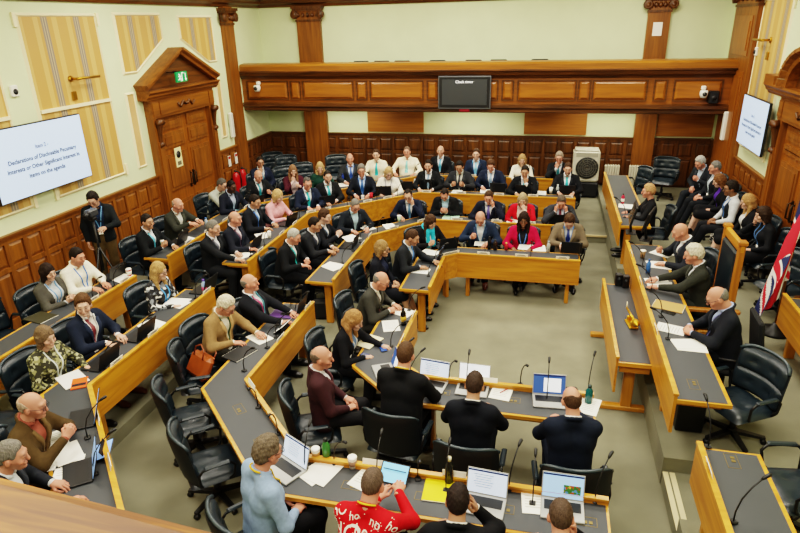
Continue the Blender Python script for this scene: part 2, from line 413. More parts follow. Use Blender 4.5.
    if sp.get('glasses'):
        V, Q = [], []
        def tube(pts, r, closed=False):
            n0 = len(V); m = len(pts)
            for i, p in enumerate(pts):
                t = nrm(pts[(i+1) % m]-pts[i-1] if closed or 0 < i < m-1 else (pts[min(i+1,m-1)]-pts[max(i-1,0)]))
                a = nrm(np.cross(t, A3(.3,.2,.9))); b = np.cross(t, a)
                for j in range(5): V.append(H(*(p+r*(a*math.cos(j*1.2566)+b*math.sin(j*1.2566)))))
            for i in range(m if closed else m-1):
                for j in range(5):
                    i2 = (i+1) % m; Q.append((n0+i*5+j, n0+i*5+(j+1)%5, n0+i2*5+(j+1)%5, n0+i2*5+j))
        for sd in (1,-1):
            tube([A3(sd*.033+.024*math.cos(a), .112-.006*abs(math.cos(a)), .010+.018*math.sin(a)) for a in np.linspace(0, 2*math.pi, 15)[:-1]], .0024, True)
            tube([A3(sd*.057,.107,.016), A3(sd*.080,.06,.018), A3(sd*.086,.0,.012), A3(sd*.084,-.02,-.004)], .0022)
        tube([A3(-.010,.113,.016), A3(0,.117,.018), A3(.010,.113,.016)], .002)
        P['glasses'] = (np.array(V), np.array(Q))
    s = sp.get('s', 1.0)
    for k in P: P[k] = (P[k][0]*s,)+tuple(P[k][1:])
    return P

import bpy, bmesh, random
from mathutils import Vector, Matrix
random.seed(7)
SC = bpy.context.scene; COL = SC.collection
# ------------------------------------------------------------------ materials
def srgb(h):
    h = h.lstrip('#'); c = [int(h[i:i+2],16)/255 for i in (0,2,4)]
    return tuple(x/12.92 if x <= .04045 else ((x+.055)/1.055)**2.4 for x in c)
_mats = {}
def newmat(name):
    m = bpy.data.materials.new(name); m.use_nodes = True
    return m, m.node_tree, m.node_tree.nodes['Principled BSDF']
def mat(name, col=None, rough=.5, noise=.0, nscale=40, metal=0., bump=0., bscale=200, emit=0., spec=None):
    if name in _mats: return _mats[name]
    if isinstance(col, str): col = srgb(col)
    m, nt, b = newmat(name); N, Lk = nt.nodes, nt.links
    b.inputs['Base Color'].default_value = (*col, 1); b.inputs['Roughness'].default_value = rough; b.inputs['Metallic'].default_value = metal
    if spec is not None: b.inputs['Specular IOR Level'].default_value = spec
    if noise or bump:
        tc = N.new('ShaderNodeTexCoord')
    if noise:
        n = N.new('ShaderNodeTexNoise'); n.inputs['Scale'].default_value = nscale; n.inputs['Detail'].default_value = 4
        Lk.new(tc.outputs['Object'], n.inputs['Vector'])
        r = N.new('ShaderNodeValToRGB'); e = r.color_ramp.elements
        e[0].position = .3; e[1].position = .7
        e[0].color = (*[max(0, c*(1-noise)) for c in col], 1); e[1].color = (*[min(1, c*(1+noise)) for c in col], 1)
        Lk.new(n.outputs['Fac'], r.inputs['Fac']); Lk.new(r.outputs['Color'], b.inputs['Base Color'])
    if bump:
        n2 = N.new('ShaderNodeTexNoise'); n2.inputs['Scale'].default_value = bscale; n2.inputs['Detail'].default_value = 3
        Lk.new(tc.outputs['Object'], n2.inputs['Vector'])
        bp = N.new('ShaderNodeBump'); bp.inputs['Strength'].default_value = bump; bp.inputs['Distance'].default_value = .01
        Lk.new(n2.outputs['Fac'], bp.inputs['Height']); Lk.new(bp.outputs['Normal'], b.inputs['Normal'])
    if emit:
        b.inputs['Emission Color'].default_value = (*col, 1); b.inputs['Emission Strength'].default_value = emit
    _mats[name] = m; return m
def wood(name, c1, c2, ax=0, rough=.38, sc=1.0):
    if name in _mats: return _mats[name]
    c1, c2 = srgb(c1), srgb(c2)
    m, nt, b = newmat(name); N, Lk = nt.nodes, nt.links
    tc = N.new('ShaderNodeTexCoord'); mp = N.new('ShaderNodeMapping')
    s = [9*sc]*3; s[ax] = .7*sc; mp.inputs['Scale'].default_value = s
    Lk.new(tc.outputs['Object'], mp.inputs['Vector'])
    n = N.new('ShaderNodeTexNoise'); n.inputs['Scale'].default_value = 1.6; n.inputs['Detail'].default_value = 6; n.inputs['Distortion'].default_value = .6
    Lk.new(mp.outputs['Vector'], n.inputs['Vector'])
    r = N.new('ShaderNodeValToRGB'); e = r.color_ramp.elements
    e[0].position = .32; e[1].position = .68; e[0].color = (*c1, 1); e[1].color = (*c2, 1)
    Lk.new(n.outputs['Fac'], r.inputs['Fac']); Lk.new(r.outputs['Color'], b.inputs['Base Color'])
    b.inputs['Roughness'].default_value = rough
    _mats[name] = m; return m
def pattern(name, base, cols, scale, rough=.8):
    if name in _mats: return _mats[name]
    m, nt, b = newmat(name); N, Lk = nt.nodes, nt.links
    tc = N.new('ShaderNodeTexCoord'); v = N.new('ShaderNodeTexVoronoi'); v.inputs['Scale'].default_value = scale
    Lk.new(tc.outputs['Object'], v.inputs['Vector'])
    r = N.new('ShaderNodeValToRGB'); r.color_ramp.interpolation = 'CONSTANT'
    e = r.color_ramp.elements; e[0].color = (*srgb(base), 1); e[0].position = 0; e[1].position = .55; e[1].color = (*srgb(cols[0]), 1)
    for i, c in enumerate(cols[1:]):
        x = e.new(.7+.12*i); x.color = (*srgb(c), 1)
    sp = N.new('ShaderNodeSeparateColor'); Lk.new(v.outputs['Color'], sp.inputs['Color']); Lk.new(sp.outputs['Red'], r.inputs['Fac'])
    Lk.new(r.outputs['Color'], b.inputs['Base Color']); b.inputs['Roughness'].default_value = rough
    _mats[name] = m; return m
def attrmat(name, rough=.5):
    if name in _mats: return _mats[name]
    m, nt, b = newmat(name); a = nt.nodes.new('ShaderNodeAttribute'); a.attribute_name = 'Col'
    nt.links.new(a.outputs['Color'], b.inputs['Base Color']); b.inputs['Roughness'].default_value = rough
    if name == 'skin':
        b.inputs['Subsurface Weight'].default_value = .0; b.inputs['Specular IOR Level'].default_value = .35
    _mats[name] = m; return m
# ------------------------------------------------------------------ objects
def link(name, me, parent=None, material=None):
    o = bpy.data.objects.new(name, me); COL.objects.link(o)
    if parent is not None: o.parent = parent
    if material is not None and me is not None: me.materials.append(material)
    return o
def tag(o, label=None, cat=None, group=None, kind=None):
    if label: o['label'] = label
    if cat: o['category'] = cat
    if group: o['group'] = group
    if kind: o['kind'] = kind
    return o
def empty(name, loc=(0,0,0), rz=0.):
    o = bpy.data.objects.new(name, None); COL.objects.link(o); o.location = loc; o.rotation_euler = (0,0,rz); o.empty_display_size = .05
    return o
def copy_tree(o, parent=None):
    c = o.copy(); COL.objects.link(c)
    if parent is not None: c.parent = parent
    for ch in o.children: copy_tree(ch, c)
    return c
def npmesh(name, V, Q, smooth=True, col=None):
    me = bpy.data.meshes.new(name)
    V = np.asarray(V, np.float32); Q = np.asarray(Q, np.int32); n = len(Q); k = Q.shape[1] if n else 4
    me.vertices.add(len(V)); me.vertices.foreach_set('co', V.ravel())
    me.loops.add(n*k); me.loops.foreach_set('vertex_index', Q.ravel())
    me.polygons.add(n); me.polygons.foreach_set('loop_start', np.arange(0, n*k, k, dtype=np.int32))
    me.update(calc_edges=True)
    if smooth: me.polygons.foreach_set('use_smooth', np.ones(n, bool))
    if col is not None:
        a = me.attributes.new('Col', 'FLOAT_COLOR', 'POINT'); a.data.foreach_set('color', np.concatenate([col, np.ones((len(col),1))], 1).astype(np.float32).ravel())
    me.update(); return me
class MB:
    def __init__(s): s.v = []; s.f = []; s.sm = []
    def add(s, vs, fs, smooth=False):
        n = len(s.v); s.v += [tuple(map(float, p)) for p in vs]; s.f += [tuple(i+n for i in f) for f in fs]; s.sm += [smooth]*len(fs); return s
    def box(s, c, d, R=None):
        x, y, z = d[0]/2, d[1]/2, d[2]/2
        vs = [np.array((a*x, b*y, e*z)) for a in (-1,1) for b in (-1,1) for e in (-1,1)]
        if R is not None: vs = [R @ v for v in vs]
        return s.add([v+np.array(c) for v in vs], [(0,1,3,2),(4,6,7,5),(0,4,5,1),(2,3,7,6),(0,2,6,4),(1,5,7,3)])
    def lohi(s, lo, hi): return s.box([(a+b)/2 for a, b in zip(lo, hi)], [b-a for a, b in zip(lo, hi)])
    def cbox(s, c, d, b=.01, R=None):
        """box with chamfered edges"""
        x, y, z = [q/2 for q in d]; b = min(b, x*.95, y*.95, z*.95); vs = []
        for sx in (-1,1):
            for sy in (-1,1):
                for sz in (-1,1):
                    vs += [(sx*x, sy*(y-b), sz*(z-b)), (sx*(x-b), sy*y, sz*(z-b)), (sx*(x-b), sy*(y-b), sz*z)]
        I = lambda sx, sy, sz, k: ((sx > 0)*4+(sy > 0)*2+(sz > 0))*3+k
        fs = []
        for sg in (-1,1):
            fs.append([I(sg,-1,-1,0),I(sg,1,-1,0),I(sg,1,1,0),I(sg,-1,1,0)]); fs.append([I(-1,sg,-1,1),I(-1,sg,1,1),I(1,sg,1,1),I(1,sg,-1,1)]); fs.append([I(-1,-1,sg,2),I(1,-1,sg,2),I(1,1,sg,2),I(-1,1,sg,2)])
        for a in (-1,1):
            for e in (-1,1):
                fs.append([I(a,e,-1,0),I(a,e,1,0),I(a,e,1,1),I(a,e,-1,1)]); fs.append([I(a,-1,e,0),I(a,1,e,0),I(a,1,e,2),I(a,-1,e,2)]); fs.append([I(-1,a,e,1),I(1,a,e,1),I(1,a,e,2),I(-1,a,e,2)])
                for g in (-1,1): fs.append([I(a,e,g,0),I(a,e,g,1),I(a,e,g,2)])
        P = [np.array(v) for v in vs]; out = []
        for f in fs:   # outward winding (convex about the centre)
            p = [P[i] for i in f]; n = np.cross(p[1]-p[0], p[2]-p[0]); out.append(tuple(f) if n @ sum(p) > 0 else tuple(reversed(f)))
        if R is not None: P = [R @ v for v in P]
        return s.add([v+np.array(c) for v in P], out)
    def prism(s, poly, z0, z1):
        n = len(poly); ar = sum(poly[i][0]*poly[(i+1)%n][1]-poly[(i+1)%n][0]*poly[i][1] for i in range(n))
        if ar < 0: poly = poly[::-1]
        vs = [(*p, z0) for p in poly]+[(*p, z1) for p in poly]
        return s.add(vs, [tuple(range(n))[::-1], tuple(range(n, 2*n))]+[(i,(i+1)%n,n+(i+1)%n,n+i) for i in range(n)])
    def extrude(s, prof, a, b, up=(0,0,1), side=None):
        """profile [(out, up)] swept from a to b"""
        a, b = np.array(a, float), np.array(b, float); t = nrm(b-a); u = np.array(up, float); sd = nrm(np.cross(t, u)) if side is None else np.array(side, float)
        n = len(prof); vs = [a+sd*p+u*q for p, q in prof]+[b+sd*p+u*q for p, q in prof]
        return s.add(vs, [tuple(range(n)), tuple(range(n,2*n))[::-1]]+[(i,n+i,n+(i+1)%n,(i+1)%n) for i in range(n)])
    def tube(s, pts, r, n=8, cap=True):
        pts = [np.array(p, float) for p in pts]; m = len(pts); rs = r if isinstance(r, (list, tuple)) else [r]*m; vs = []; a = None
        for i, p in enumerate(pts):
            t = nrm(pts[min(i+1,m-1)]-pts[max(i-1,0)])
            if a is None: a = nrm(np.cross(t, (.31,.2,.93) if abs(t[2]) < .9 else (1,.1,.1)))
            a = nrm(a-t*(a@t)); b = np.cross(t, a)
            vs += [p+rs[i]*(a*math.cos(2*math.pi*j/n)+b*math.sin(2*math.pi*j/n)) for j in range(n)]
        fs = [(i*n+j, i*n+(j+1)%n, (i+1)*n+(j+1)%n, (i+1)*n+j) for i in range(m-1) for j in range(n)]
        if cap: fs += [tuple(range(n))[::-1], tuple(range((m-1)*n, m*n))]
        return s.add(vs, fs, True)
    def lathe(s, prof, c=(0,0,0), n=16, R=None):
        vs = []; m = len(prof)
        for r, z in prof:
            for j in range(n):
                v = np.array((r*math.cos(2*math.pi*j/n), r*math.sin(2*math.pi*j/n), z)); vs.append((R @ v if R is not None else v)+np.array(c))
        fs = [(i*n+j, i*n+(j+1)%n, (i+1)*n+(j+1)%n, (i+1)*n+j) for i in range(m-1) for j in range(n)]+[tuple(range(n))[::-1], tuple(range((m-1)*n, m*n))]
        return s.add(vs, fs, True)
    def grid(s, fn, nu, nv, smooth=True):
        vs = [fn(i/nu, j/nv) for j in range(nv+1) for i in range(nu+1)]
        return s.add(vs, [(j*(nu+1)+i, j*(nu+1)+i+1, (j+1)*(nu+1)+i+1, (j+1)*(nu+1)+i) for j in range(nv) for i in range(nu)], smooth)
    def mesh(s, name, off=(0,0,0)):
        me = bpy.data.meshes.new(name); o = np.array(off)
        me.from_pydata([tuple(np.array(v)-o) for v in s.v], [], s.f)
        me.polygons.foreach_set('use_smooth', s.sm); me.update(); return me
    def build(s, name, m=None, parent=None, off=None):
        """world-space verts under an un-rotated parent: subtract the parent's place"""
        o = (0,0,0)
        if off is not None: o = off
        elif parent is not None:
            p = parent
            while p is not None: o = tuple(a+b for a, b in zip(o, p.location)); p = p.parent
        return link(name, s.mesh(name, o), parent, m)
def raw(mb, name, m=None, parent=None): return mb.build(name, m, parent, off=(0,0,0))
def text_mesh(s, size, align='CENTER', res=2, ext=0., bold=0.):
    cu = bpy.data.curves.new('lettering', 'FONT'); cu.body = s; cu.size = size; cu.align_x = align; cu.align_y = 'CENTER'; cu.resolution_u = res; cu.extrude = ext; cu.offset = bold
    o = bpy.data.objects.new('lettering', cu); COL.objects.link(o)
    bpy.context.view_layer.update()
    me = bpy.data.meshes.new_from_object(o.evaluated_get(bpy.context.evaluated_depsgraph_get()))
    bpy.data.objects.remove(o); return me

# ------------------------------------------------------------------ the setting
XL, XR, YB, YN, ZC = -7.6, 3.85, 15.9, -2.5, 5.6
T1, DH = .16, .32                       # raised tier, dais
M_green = mat('wall_paint', '#d7dfb4', .85, .03, 2)
M_greend = mat('wall_paint_shaded', '#cdd8b0', .85, .03, 2)
M_carpet = mat('carpet', '#7c7a66', .95, .17, 1.5, bump=.25, bscale=260)
M_cream = mat('cream_moulding', '#efe3bd', .6)
W_wall = {a: wood('oak_panelling_'+'xyz'[a], '#6a3e12', '#8f581d', a, .42) for a in (0,1,2)}
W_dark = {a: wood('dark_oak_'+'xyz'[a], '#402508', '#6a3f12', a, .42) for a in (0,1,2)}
W_balc = {a: wood('balcony_oak_'+'xyz'[a], '#794515', '#95591b', a, .36) for a in (0,1,2)}
M_ceil = mat('ceiling_paint', '#ece8d2', .9)
M_brass = mat('brass', '#b8892f', .3, metal=.9)
M_black = mat('black_plastic', '#121214', .45)
M_white = mat('white_plastic', '#e6e4da', .45)
def S(name, mb, m, parent=None): return tag(mb.build(name, m, parent), kind='structure')
S('floor', MB().lohi((XL-.2,YN-.2,-.1),(XR+.2,YB+.2,0)), M_carpet)
# tier behind rows three and four, and the dais with its two cut-out steps
tier = MB().prism([(1.3,12.3),(-2.58,12.3),(-4.44,10.44),(-4.44,4.5),(-1.2,1.26),(-1.2,YN),(XL,YN),(XL,YB),(1.3,YB)], 0, T1)
S('floor_tier', tier, M_carpet)
S('trim_1', MB().lohi((.64,12.275,T1-.03),(1.3,12.31,T1+.004)), mat('step_nosing', '#c9b486', .6))
d = MB().lohi((1.65,YN,0),(XR,YB,DH))
for a, b in ((YN,4.4),(5.2,9.62),(10.12,YB)): d.lohi((1.30,a,0),(1.65,b,DH))
for a, b in ((4.4,5.2),(9.62,10.12)): d.lohi((1.31,a,0),(1.65,b,T1))
S('floor_dais', d, M_carpet)
n = MB()
for a, b in ((4.42,5.18),(9.64,10.1)):
    n.lohi((1.305,a,T1),(1.352,b,T1+.006)); n.lohi((1.368,a,T1),(1.415,b,T1+.006))
S('trim_2', n, mat('step_nosing_pale', '#d8caa2', .6))
S('wall_left', MB().lohi((XL-.15,YN,0),(XL,YB,ZC)), M_green)
S('wall_right', MB().lohi((XR,YN,0),(XR+.15,YB,ZC)), M_green)
S('wall_back', MB().lohi((XL-.15,YB,0),(XR+.15,YB+.15,ZC)), M_green)
S('wall_front', MB().lohi((XL-.15,YN-.15,0),(XR+.15,YN,ZC)), M_green)
S('ceiling', MB().lohi((XL-.15,YN-.15,ZC),(XR+.15,YB+.15,ZC+.1)), M_ceil)
def sweep(name, prof, a, b, m, inward):
    return S(name, MB().extrude(prof, a, b, side=inward), m)
CORN_P = [(0,0),(.05,0),(.07,.05),(.14,.09),(.15,.14),(.24,.2),(.26,.28),(0,.28)]
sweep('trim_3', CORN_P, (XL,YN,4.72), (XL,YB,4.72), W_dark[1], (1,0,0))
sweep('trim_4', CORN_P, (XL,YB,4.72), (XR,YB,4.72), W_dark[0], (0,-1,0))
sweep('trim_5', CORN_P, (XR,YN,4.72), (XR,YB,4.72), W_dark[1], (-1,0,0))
def wainscot(name, a, b, nin, z0, z1, sp=.34, mt=W_wall):
    """framed panelling: board, rails, stiles, one tall and one small raised panel per bay"""
    a, b, nin = np.array(a, float), np.array(b, float), np.array(nin, float); L = np.linalg.norm(b-a); t = (b-a)/L; ax = 0 if abs(t[0]) > .5 else 1
    def bx(mb, u0, u1, d0, d1, za, zb):
        p = a+t*u0+nin*d0; q = a+t*u1+nin*d1
        mb.lohi((min(p[0],q[0]),min(p[1],q[1]),za), (max(p[0],q[0]),max(p[1],q[1]),zb))
    def raised(mb, u0, u1, za, zb):
        o = .045
        c = [(u0,za),(u1,za),(u1,zb),(u0,zb)]; i = [(u0+o,za+o),(u1-o,za+o),(u1-o,zb-o),(u0+o,zb-o)]
        V = [np.append(a+t*u+nin*.012, z) for u, z in c]+[np.append(a+t*u+nin*.034, z) for u, z in i]
        mb.add(V, [(j,(j+1)%4,4+(j+1)%4,4+j) for j in range(4)]+[(4,5,6,7)])
    o = MB(); bx(o, 0, L, 0, .012, z0, z1)
    root = S(name, o, mt[2])
    r = MB(); p = MB(); c = MB()
    H = z1-z0; zs = z0+.16; zm = z0+H*.63; zt = z1-.09
    bx(r, 0, L, 0, .045, z0, zs); bx(r, 0, L, 0, .04, zm, zm+.07); bx(r, 0, L, 0, .04, zt, z1)
    bx(c, 0, L, 0, .075, z1, z1+.035); bx(c, 0, L, 0, .055, z1-.03, z1)
    n = max(1, round(L/sp)); w = L/n
    for i in range(n+1):
        u = i*w; bx(r, max(0,u-.035), min(L,u+.035), 0, .038, zs, zt)
    for i in range(n):
        raised(p, i*w+.04, (i+1)*w-.04, zs+.01, zm-.01); raised(p, i*w+.04, (i+1)*w-.04, zm+.08, zt-.01)
    for nm, mb, mm in (('frame', r, mt[2]), ('raised_panel', p, mt[2]), ('cap_rail', c, mt[ax])): mb.build(nm, mm, root)
wainscot('trim_6', (XL,YN), (XL,10.48), (1,0), T1, 1.52)
wainscot('trim_7', (XL,12.8), (XL,13.8), (1,0), T1, 1.52)
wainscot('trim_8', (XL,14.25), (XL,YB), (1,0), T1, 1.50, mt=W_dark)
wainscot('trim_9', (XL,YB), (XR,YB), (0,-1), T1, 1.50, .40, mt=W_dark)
wainscot('trim_10', (XR,11.55), (XR,13.76), (-1,0), DH, 1.52)
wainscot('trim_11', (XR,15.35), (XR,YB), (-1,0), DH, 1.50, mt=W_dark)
wainscot('trim_12', (XR,YN), (XR,8.95), (-1,0), DH, 1.52)
# pilasters with scrolled capitals
def pilaster(name, x0, x1, y0, y1, z0, z1, ax, capz):
    r = S(name, MB().lohi((x0,y0,z0),(x1,y1,z1)), W_wall[2])
    cx, cy = (x0+x1)/2, (y0+y1)/2
    c = MB()
    for dz, h, g in ((0,.05,.02),(.26,.05,.07),(.31,.06,.10)): c.lohi((x0-g,y0-g,capz+dz),(x1+g,y1+g,capz+dz+h))
    w = (x1-x0) if ax == 0 else (y1-y0)
    for sd in (-1,1):
        ctr = (cx+sd*(w/2+.03), y0-.03, capz+.17) if ax == 0 else (x1+.03 if cx < 0 else x0-.03, cy+sd*(w/2+.03), capz+.17)
        R = Rx(math.pi/2) if ax == 0 else Ry(math.pi/2)
        c.lathe([(.02,-.06),(.10,-.05),(.10,.05),(.075,.06),(.06,.05),(.045,.07),(.0,.07)], ctr, 16, R)
    for k in range(-2,3):
        p = (cx+k*w*.2, y0-.02, capz+.16) if ax == 0 else (x1+.02 if cx < 0 else x0-.02, cy+k*w*.2, capz+.16)
        c.lathe([(0,-.06),(.04,-.04),(.05,0),(.03,.05),(0,.06)], p, 8)
    c.build('capital', W_dark[2], r); MB().lohi((x0-.03,y0-.03,z0),(x1+.03,y1+.03,z0+.25)).build('plinth', W_dark[2], r)
    return r
pilaster('trim_13', XL, XL+.12, 13.82, 14.25, T1, 4.72, 1, 4.32)
pilaster('trim_14', -6.5, -5.86, YB-.12, YB, T1, 4.72, 0, 4.36)
pilaster('trim_15', 2.04, 2.52, YB-.12, YB, T1, 4.72, 0, 4.36)
r = pilaster('trim_16', 3.74, XR, 13.76, 15.35, DH, 4.72, 1, 4.42)
p = MB()
for z0, z1 in ((3.5,4.25),(1.0,3.2)):
    p.lohi((3.722,13.95,z0),(3.74,15.15,z1)); p.lohi((3.705,14.05,z0+.1),(3.725,15.05,z1-.1))
p.build('raised_panel', W_balc[2], r)
# the public gallery along the back wall
g = empty('balcony', (-2,14.55,2.3)); tag(g, kind='structure')
bx0, bx1, by = XL, 3.745, 14.55
def bal(name, prof, m=W_balc[0]): MB().extrude(prof, (bx0,by,0), (bx1,by,0), side=(0,-1,0)).build(name, m, g)
bal('soffit_beam', [(-1.35,2.28),(.0,2.28),(.03,2.30),(.03,2.36),(.07,2.40),(.07,2.47),(0,2.50),(-1.35,2.50)], W_dark[0])
bal('fascia_board', [(-.05,2.5),(0,2.5),(0,3.05),(-.05,3.05)])
bal('top_moulding', [(-.05,3.05),(.02,3.05),(.04,3.09),(.10,3.13),(.12,3.20),(.16,3.22),(.16,3.25),(-.05,3.25)], W_dark[0])
bal('hand_rail', [(-.25,3.25),(.06,3.25),(.06,3.36),(.0,3.40),(-.25,3.42)], wood('rail_oak_x', '#7a4b18', '#98601f', 0, .34))
MB().lohi((bx0,by-.0+.2,2.95),(bx1,YB,3.0)).build('gallery_deck', W_dark[0], g)
wide = [(-7.45,-6.38),(-5.95,-4.68),(-4.22,-2.95),(-2.47,-1.2),(-.72,.53),(.92,2.02),(2.6,3.52)]
pn = MB(); fr = MB()
def bpanel(x0, x1):
    o = .05; z0, z1 = 2.58, 2.98
    c = [(x0,z0),(x1,z0),(x1,z1),(x0,z1)]; i = [(x0+o,z0+o),(x1-o,z0+o),(x1-o,z1-o),(x0+o,z1-o)]
    pn.add([(x,by-.002,z) for x, z in c]+[(x,by-.035,z) for x, z in i], [(j,(j+1)%4,4+(j+1)%4,4+j) for j in range(4)]+[(4,5,6,7)])
    for a, b in (((x0-.03,z0-.03),(x1+.03,z0)),((x0-.03,z1),(x1+.03,z1+.03)),((x0-.03,z0),(x0,z1)),((x1,z0),(x1+.03,z1))): fr.lohi((a[0],by-.022,a[1]),(b[0],by,b[1]))
for i, (a, b) in enumerate(wide):
    bpanel(a, b)
    if i+1 < len(wide):
        m = (b+wide[i+1][0])/2; bpanel(m-.11, m+.11)
pn.build('raised_panel', wood('balcony_panel_x', '#86501a', '#a5651f', 0, .34), g); fr.build('panel_moulding', W_dark[0], g)
# boards and pale recesses of the back wall under the gallery
b = MB()
for x0, x1 in ((-4.73,-3.2),(-.6,.92),(2.55,3.8)): b.lohi((x0,YB-.03,1.57),(x1,YB,2.25))
S('trim_17', b, wood('plain_board_x', '#8a5218', '#a8691f', 0, .5))
# left wall: cream framed panels of striped boarding
M_strip = {}
def striped(name, c1, c2, y0, period, ax):
    if name in _mats: return _mats[name]
    m, nt, bs = newmat(name); N, Lk = nt.nodes, nt.links
    tc = N.new('ShaderNodeTexCoord'); sep = N.new('ShaderNodeSeparateXYZ'); Lk.new(tc.outputs['Object'], sep.inputs[0])
    sub = N.new('ShaderNodeMath'); sub.operation = 'SUBTRACT'; sub.inputs[1].default_value = y0; Lk.new(sep.outputs[ax], sub.inputs[0])
    md = N.new('ShaderNodeMath'); md.operation = 'FLOORED_MODULO'; md.inputs[1].default_value = period; Lk.new(sub.outputs[0], md.inputs[0])
    dv = N.new('ShaderNodeMath'); dv.operation = 'DIVIDE'; dv.inputs[1].default_value = period; Lk.new(md.outputs[0], dv.inputs[0])
    r = N.new('ShaderNodeValToRGB'); r.color_ramp.interpolation = 'CONSTANT'; e = r.color_ramp.elements
    L = [(0,c1),(.16,c2),(.30,c1),(.38,'#8b7f70'),(.43,'#b9a88a'),(.45,'#84786c'),(.50,'#b9a88a'),(.52,'#8b7f70'),(.57,c1),(.70,c2),(.86,c1)]
    e[0].position = 0; e[0].color = (*srgb(L[0][1]), 1); e[1].position = L[1][0]; e[1].color = (*srgb(L[1][1]), 1)
    for p, c in L[2:]:
        x = e.new(p); x.color = (*srgb(c), 1)
    Lk.new(dv.outputs[0], r.inputs['Fac']); Lk.new(r.outputs['Color'], bs.inputs['Base Color']); bs.inputs['Roughness'].default_value = .55
    _mats[name] = m; return m
M_st = striped('striped_boarding', '#bf9455', '#cda768', 7.42, .69, 1)
def framed(name, poly, X, sg, m=M_st, fw=.055, ears=False, extra=None):
    """flat panel in the wall plane at X with a mitred cream frame; poly = [(y,z)]"""
    P = [np.array(q, float) for q in poly]; n = len(P)
    ar = sum(P[i][0]*P[(i+1)%n][1]-P[(i+1)%n][0]*P[i][1] for i in range(n))
    if ar < 0: P = P[::-1]
    Q = []
    for i in range(n):
        a, b, c = P[i-1], P[i], P[(i+1)%n]; n1 = nrm([(b-a)[1],-(b-a)[0]]); n2 = nrm([(c-b)[1],-(c-b)[0]]); k = nrm(n1+n2)
        Q.append(b+k*fw/max(.3, k@n1))
    o = MB(); x = X+sg*.012
    o.add([(x,*p) for p in P], [tuple(range(n))]); r = S(name, o, m)
    f = MB(); h = X+sg*.035
    for i in range(n):
        j = (i+1)%n
        f.add([(x,*P[i]),(x,*P[j]),(h,*(P[i]*.7+Q[i]*.3)),(h,*(P[j]*.7+Q[j]*.3)),(X,*Q[i]),(X,*Q[j])], [(0,1,3,2),(2,3,5,4)])
    if ears:
        y0, y1 = min(p[0] for p in P), max(p[0] for p in P); z0, z1 = min(p[1] for p in P), max(p[1] for p in P)
        for y in (y0, y1):
            for z in (z0, z1): f.box((X+sg*.016, y+(-.075 if y == y0 else .075), z+(.04 if z == z0 else -.04)), (.032,.06,.20))
    f.build('moulding', M_cream, r)
    return r
r = framed('trim_18', [(7.95,1.84),(9.56,1.84),(9.56,4.50),(7.95,4.50)], XL, 1, ears=True)
MB().lohi((XL,7.95,3.12),(XL+.045,9.56,3.17)).build('divider_bar', M_cream, r)
r = framed('trim_19', [(5.75,1.84),(7.36,1.84),(7.36,4.50),(5.75,4.50)], XL, 1, ears=True)
MB().lohi((XL,5.75,3.12),(XL+.045,7.36,3.17)).build('divider_bar', M_cream, r)
framed('trim_20', [(10.1,4.52),(11.42,4.52),(11.42,4.1),(10.45,3.56),(10.1,3.56)], XL, 1)
framed('trim_21', [(12.1,4.48),(13.4,4.48),(13.4,3.58),(13.1,3.58),(12.1,4.1)], XL, 1)
M_tan = mat('tan_boarding', '#c8a472', .6, .05, 5)
framed('trim_22', [(10.03,1.84),(10.22,1.84),(10.22,3.16),(10.03,3.16)], XL, 1, M_tan, .045)
framed('trim_23', [(13.27,1.84),(13.44,1.84),(13.44,3.12),(13.27,3.12)], XL, 1, M_tan, .045)
framed('trim_24', [(12.2,1.84),(13.75,1.84),(13.75,4.5),(12.2,4.5)], XR, -1, striped('striped_boarding_right', '#bf9455', '#cda768', 12.1, .81, 1), ears=True)
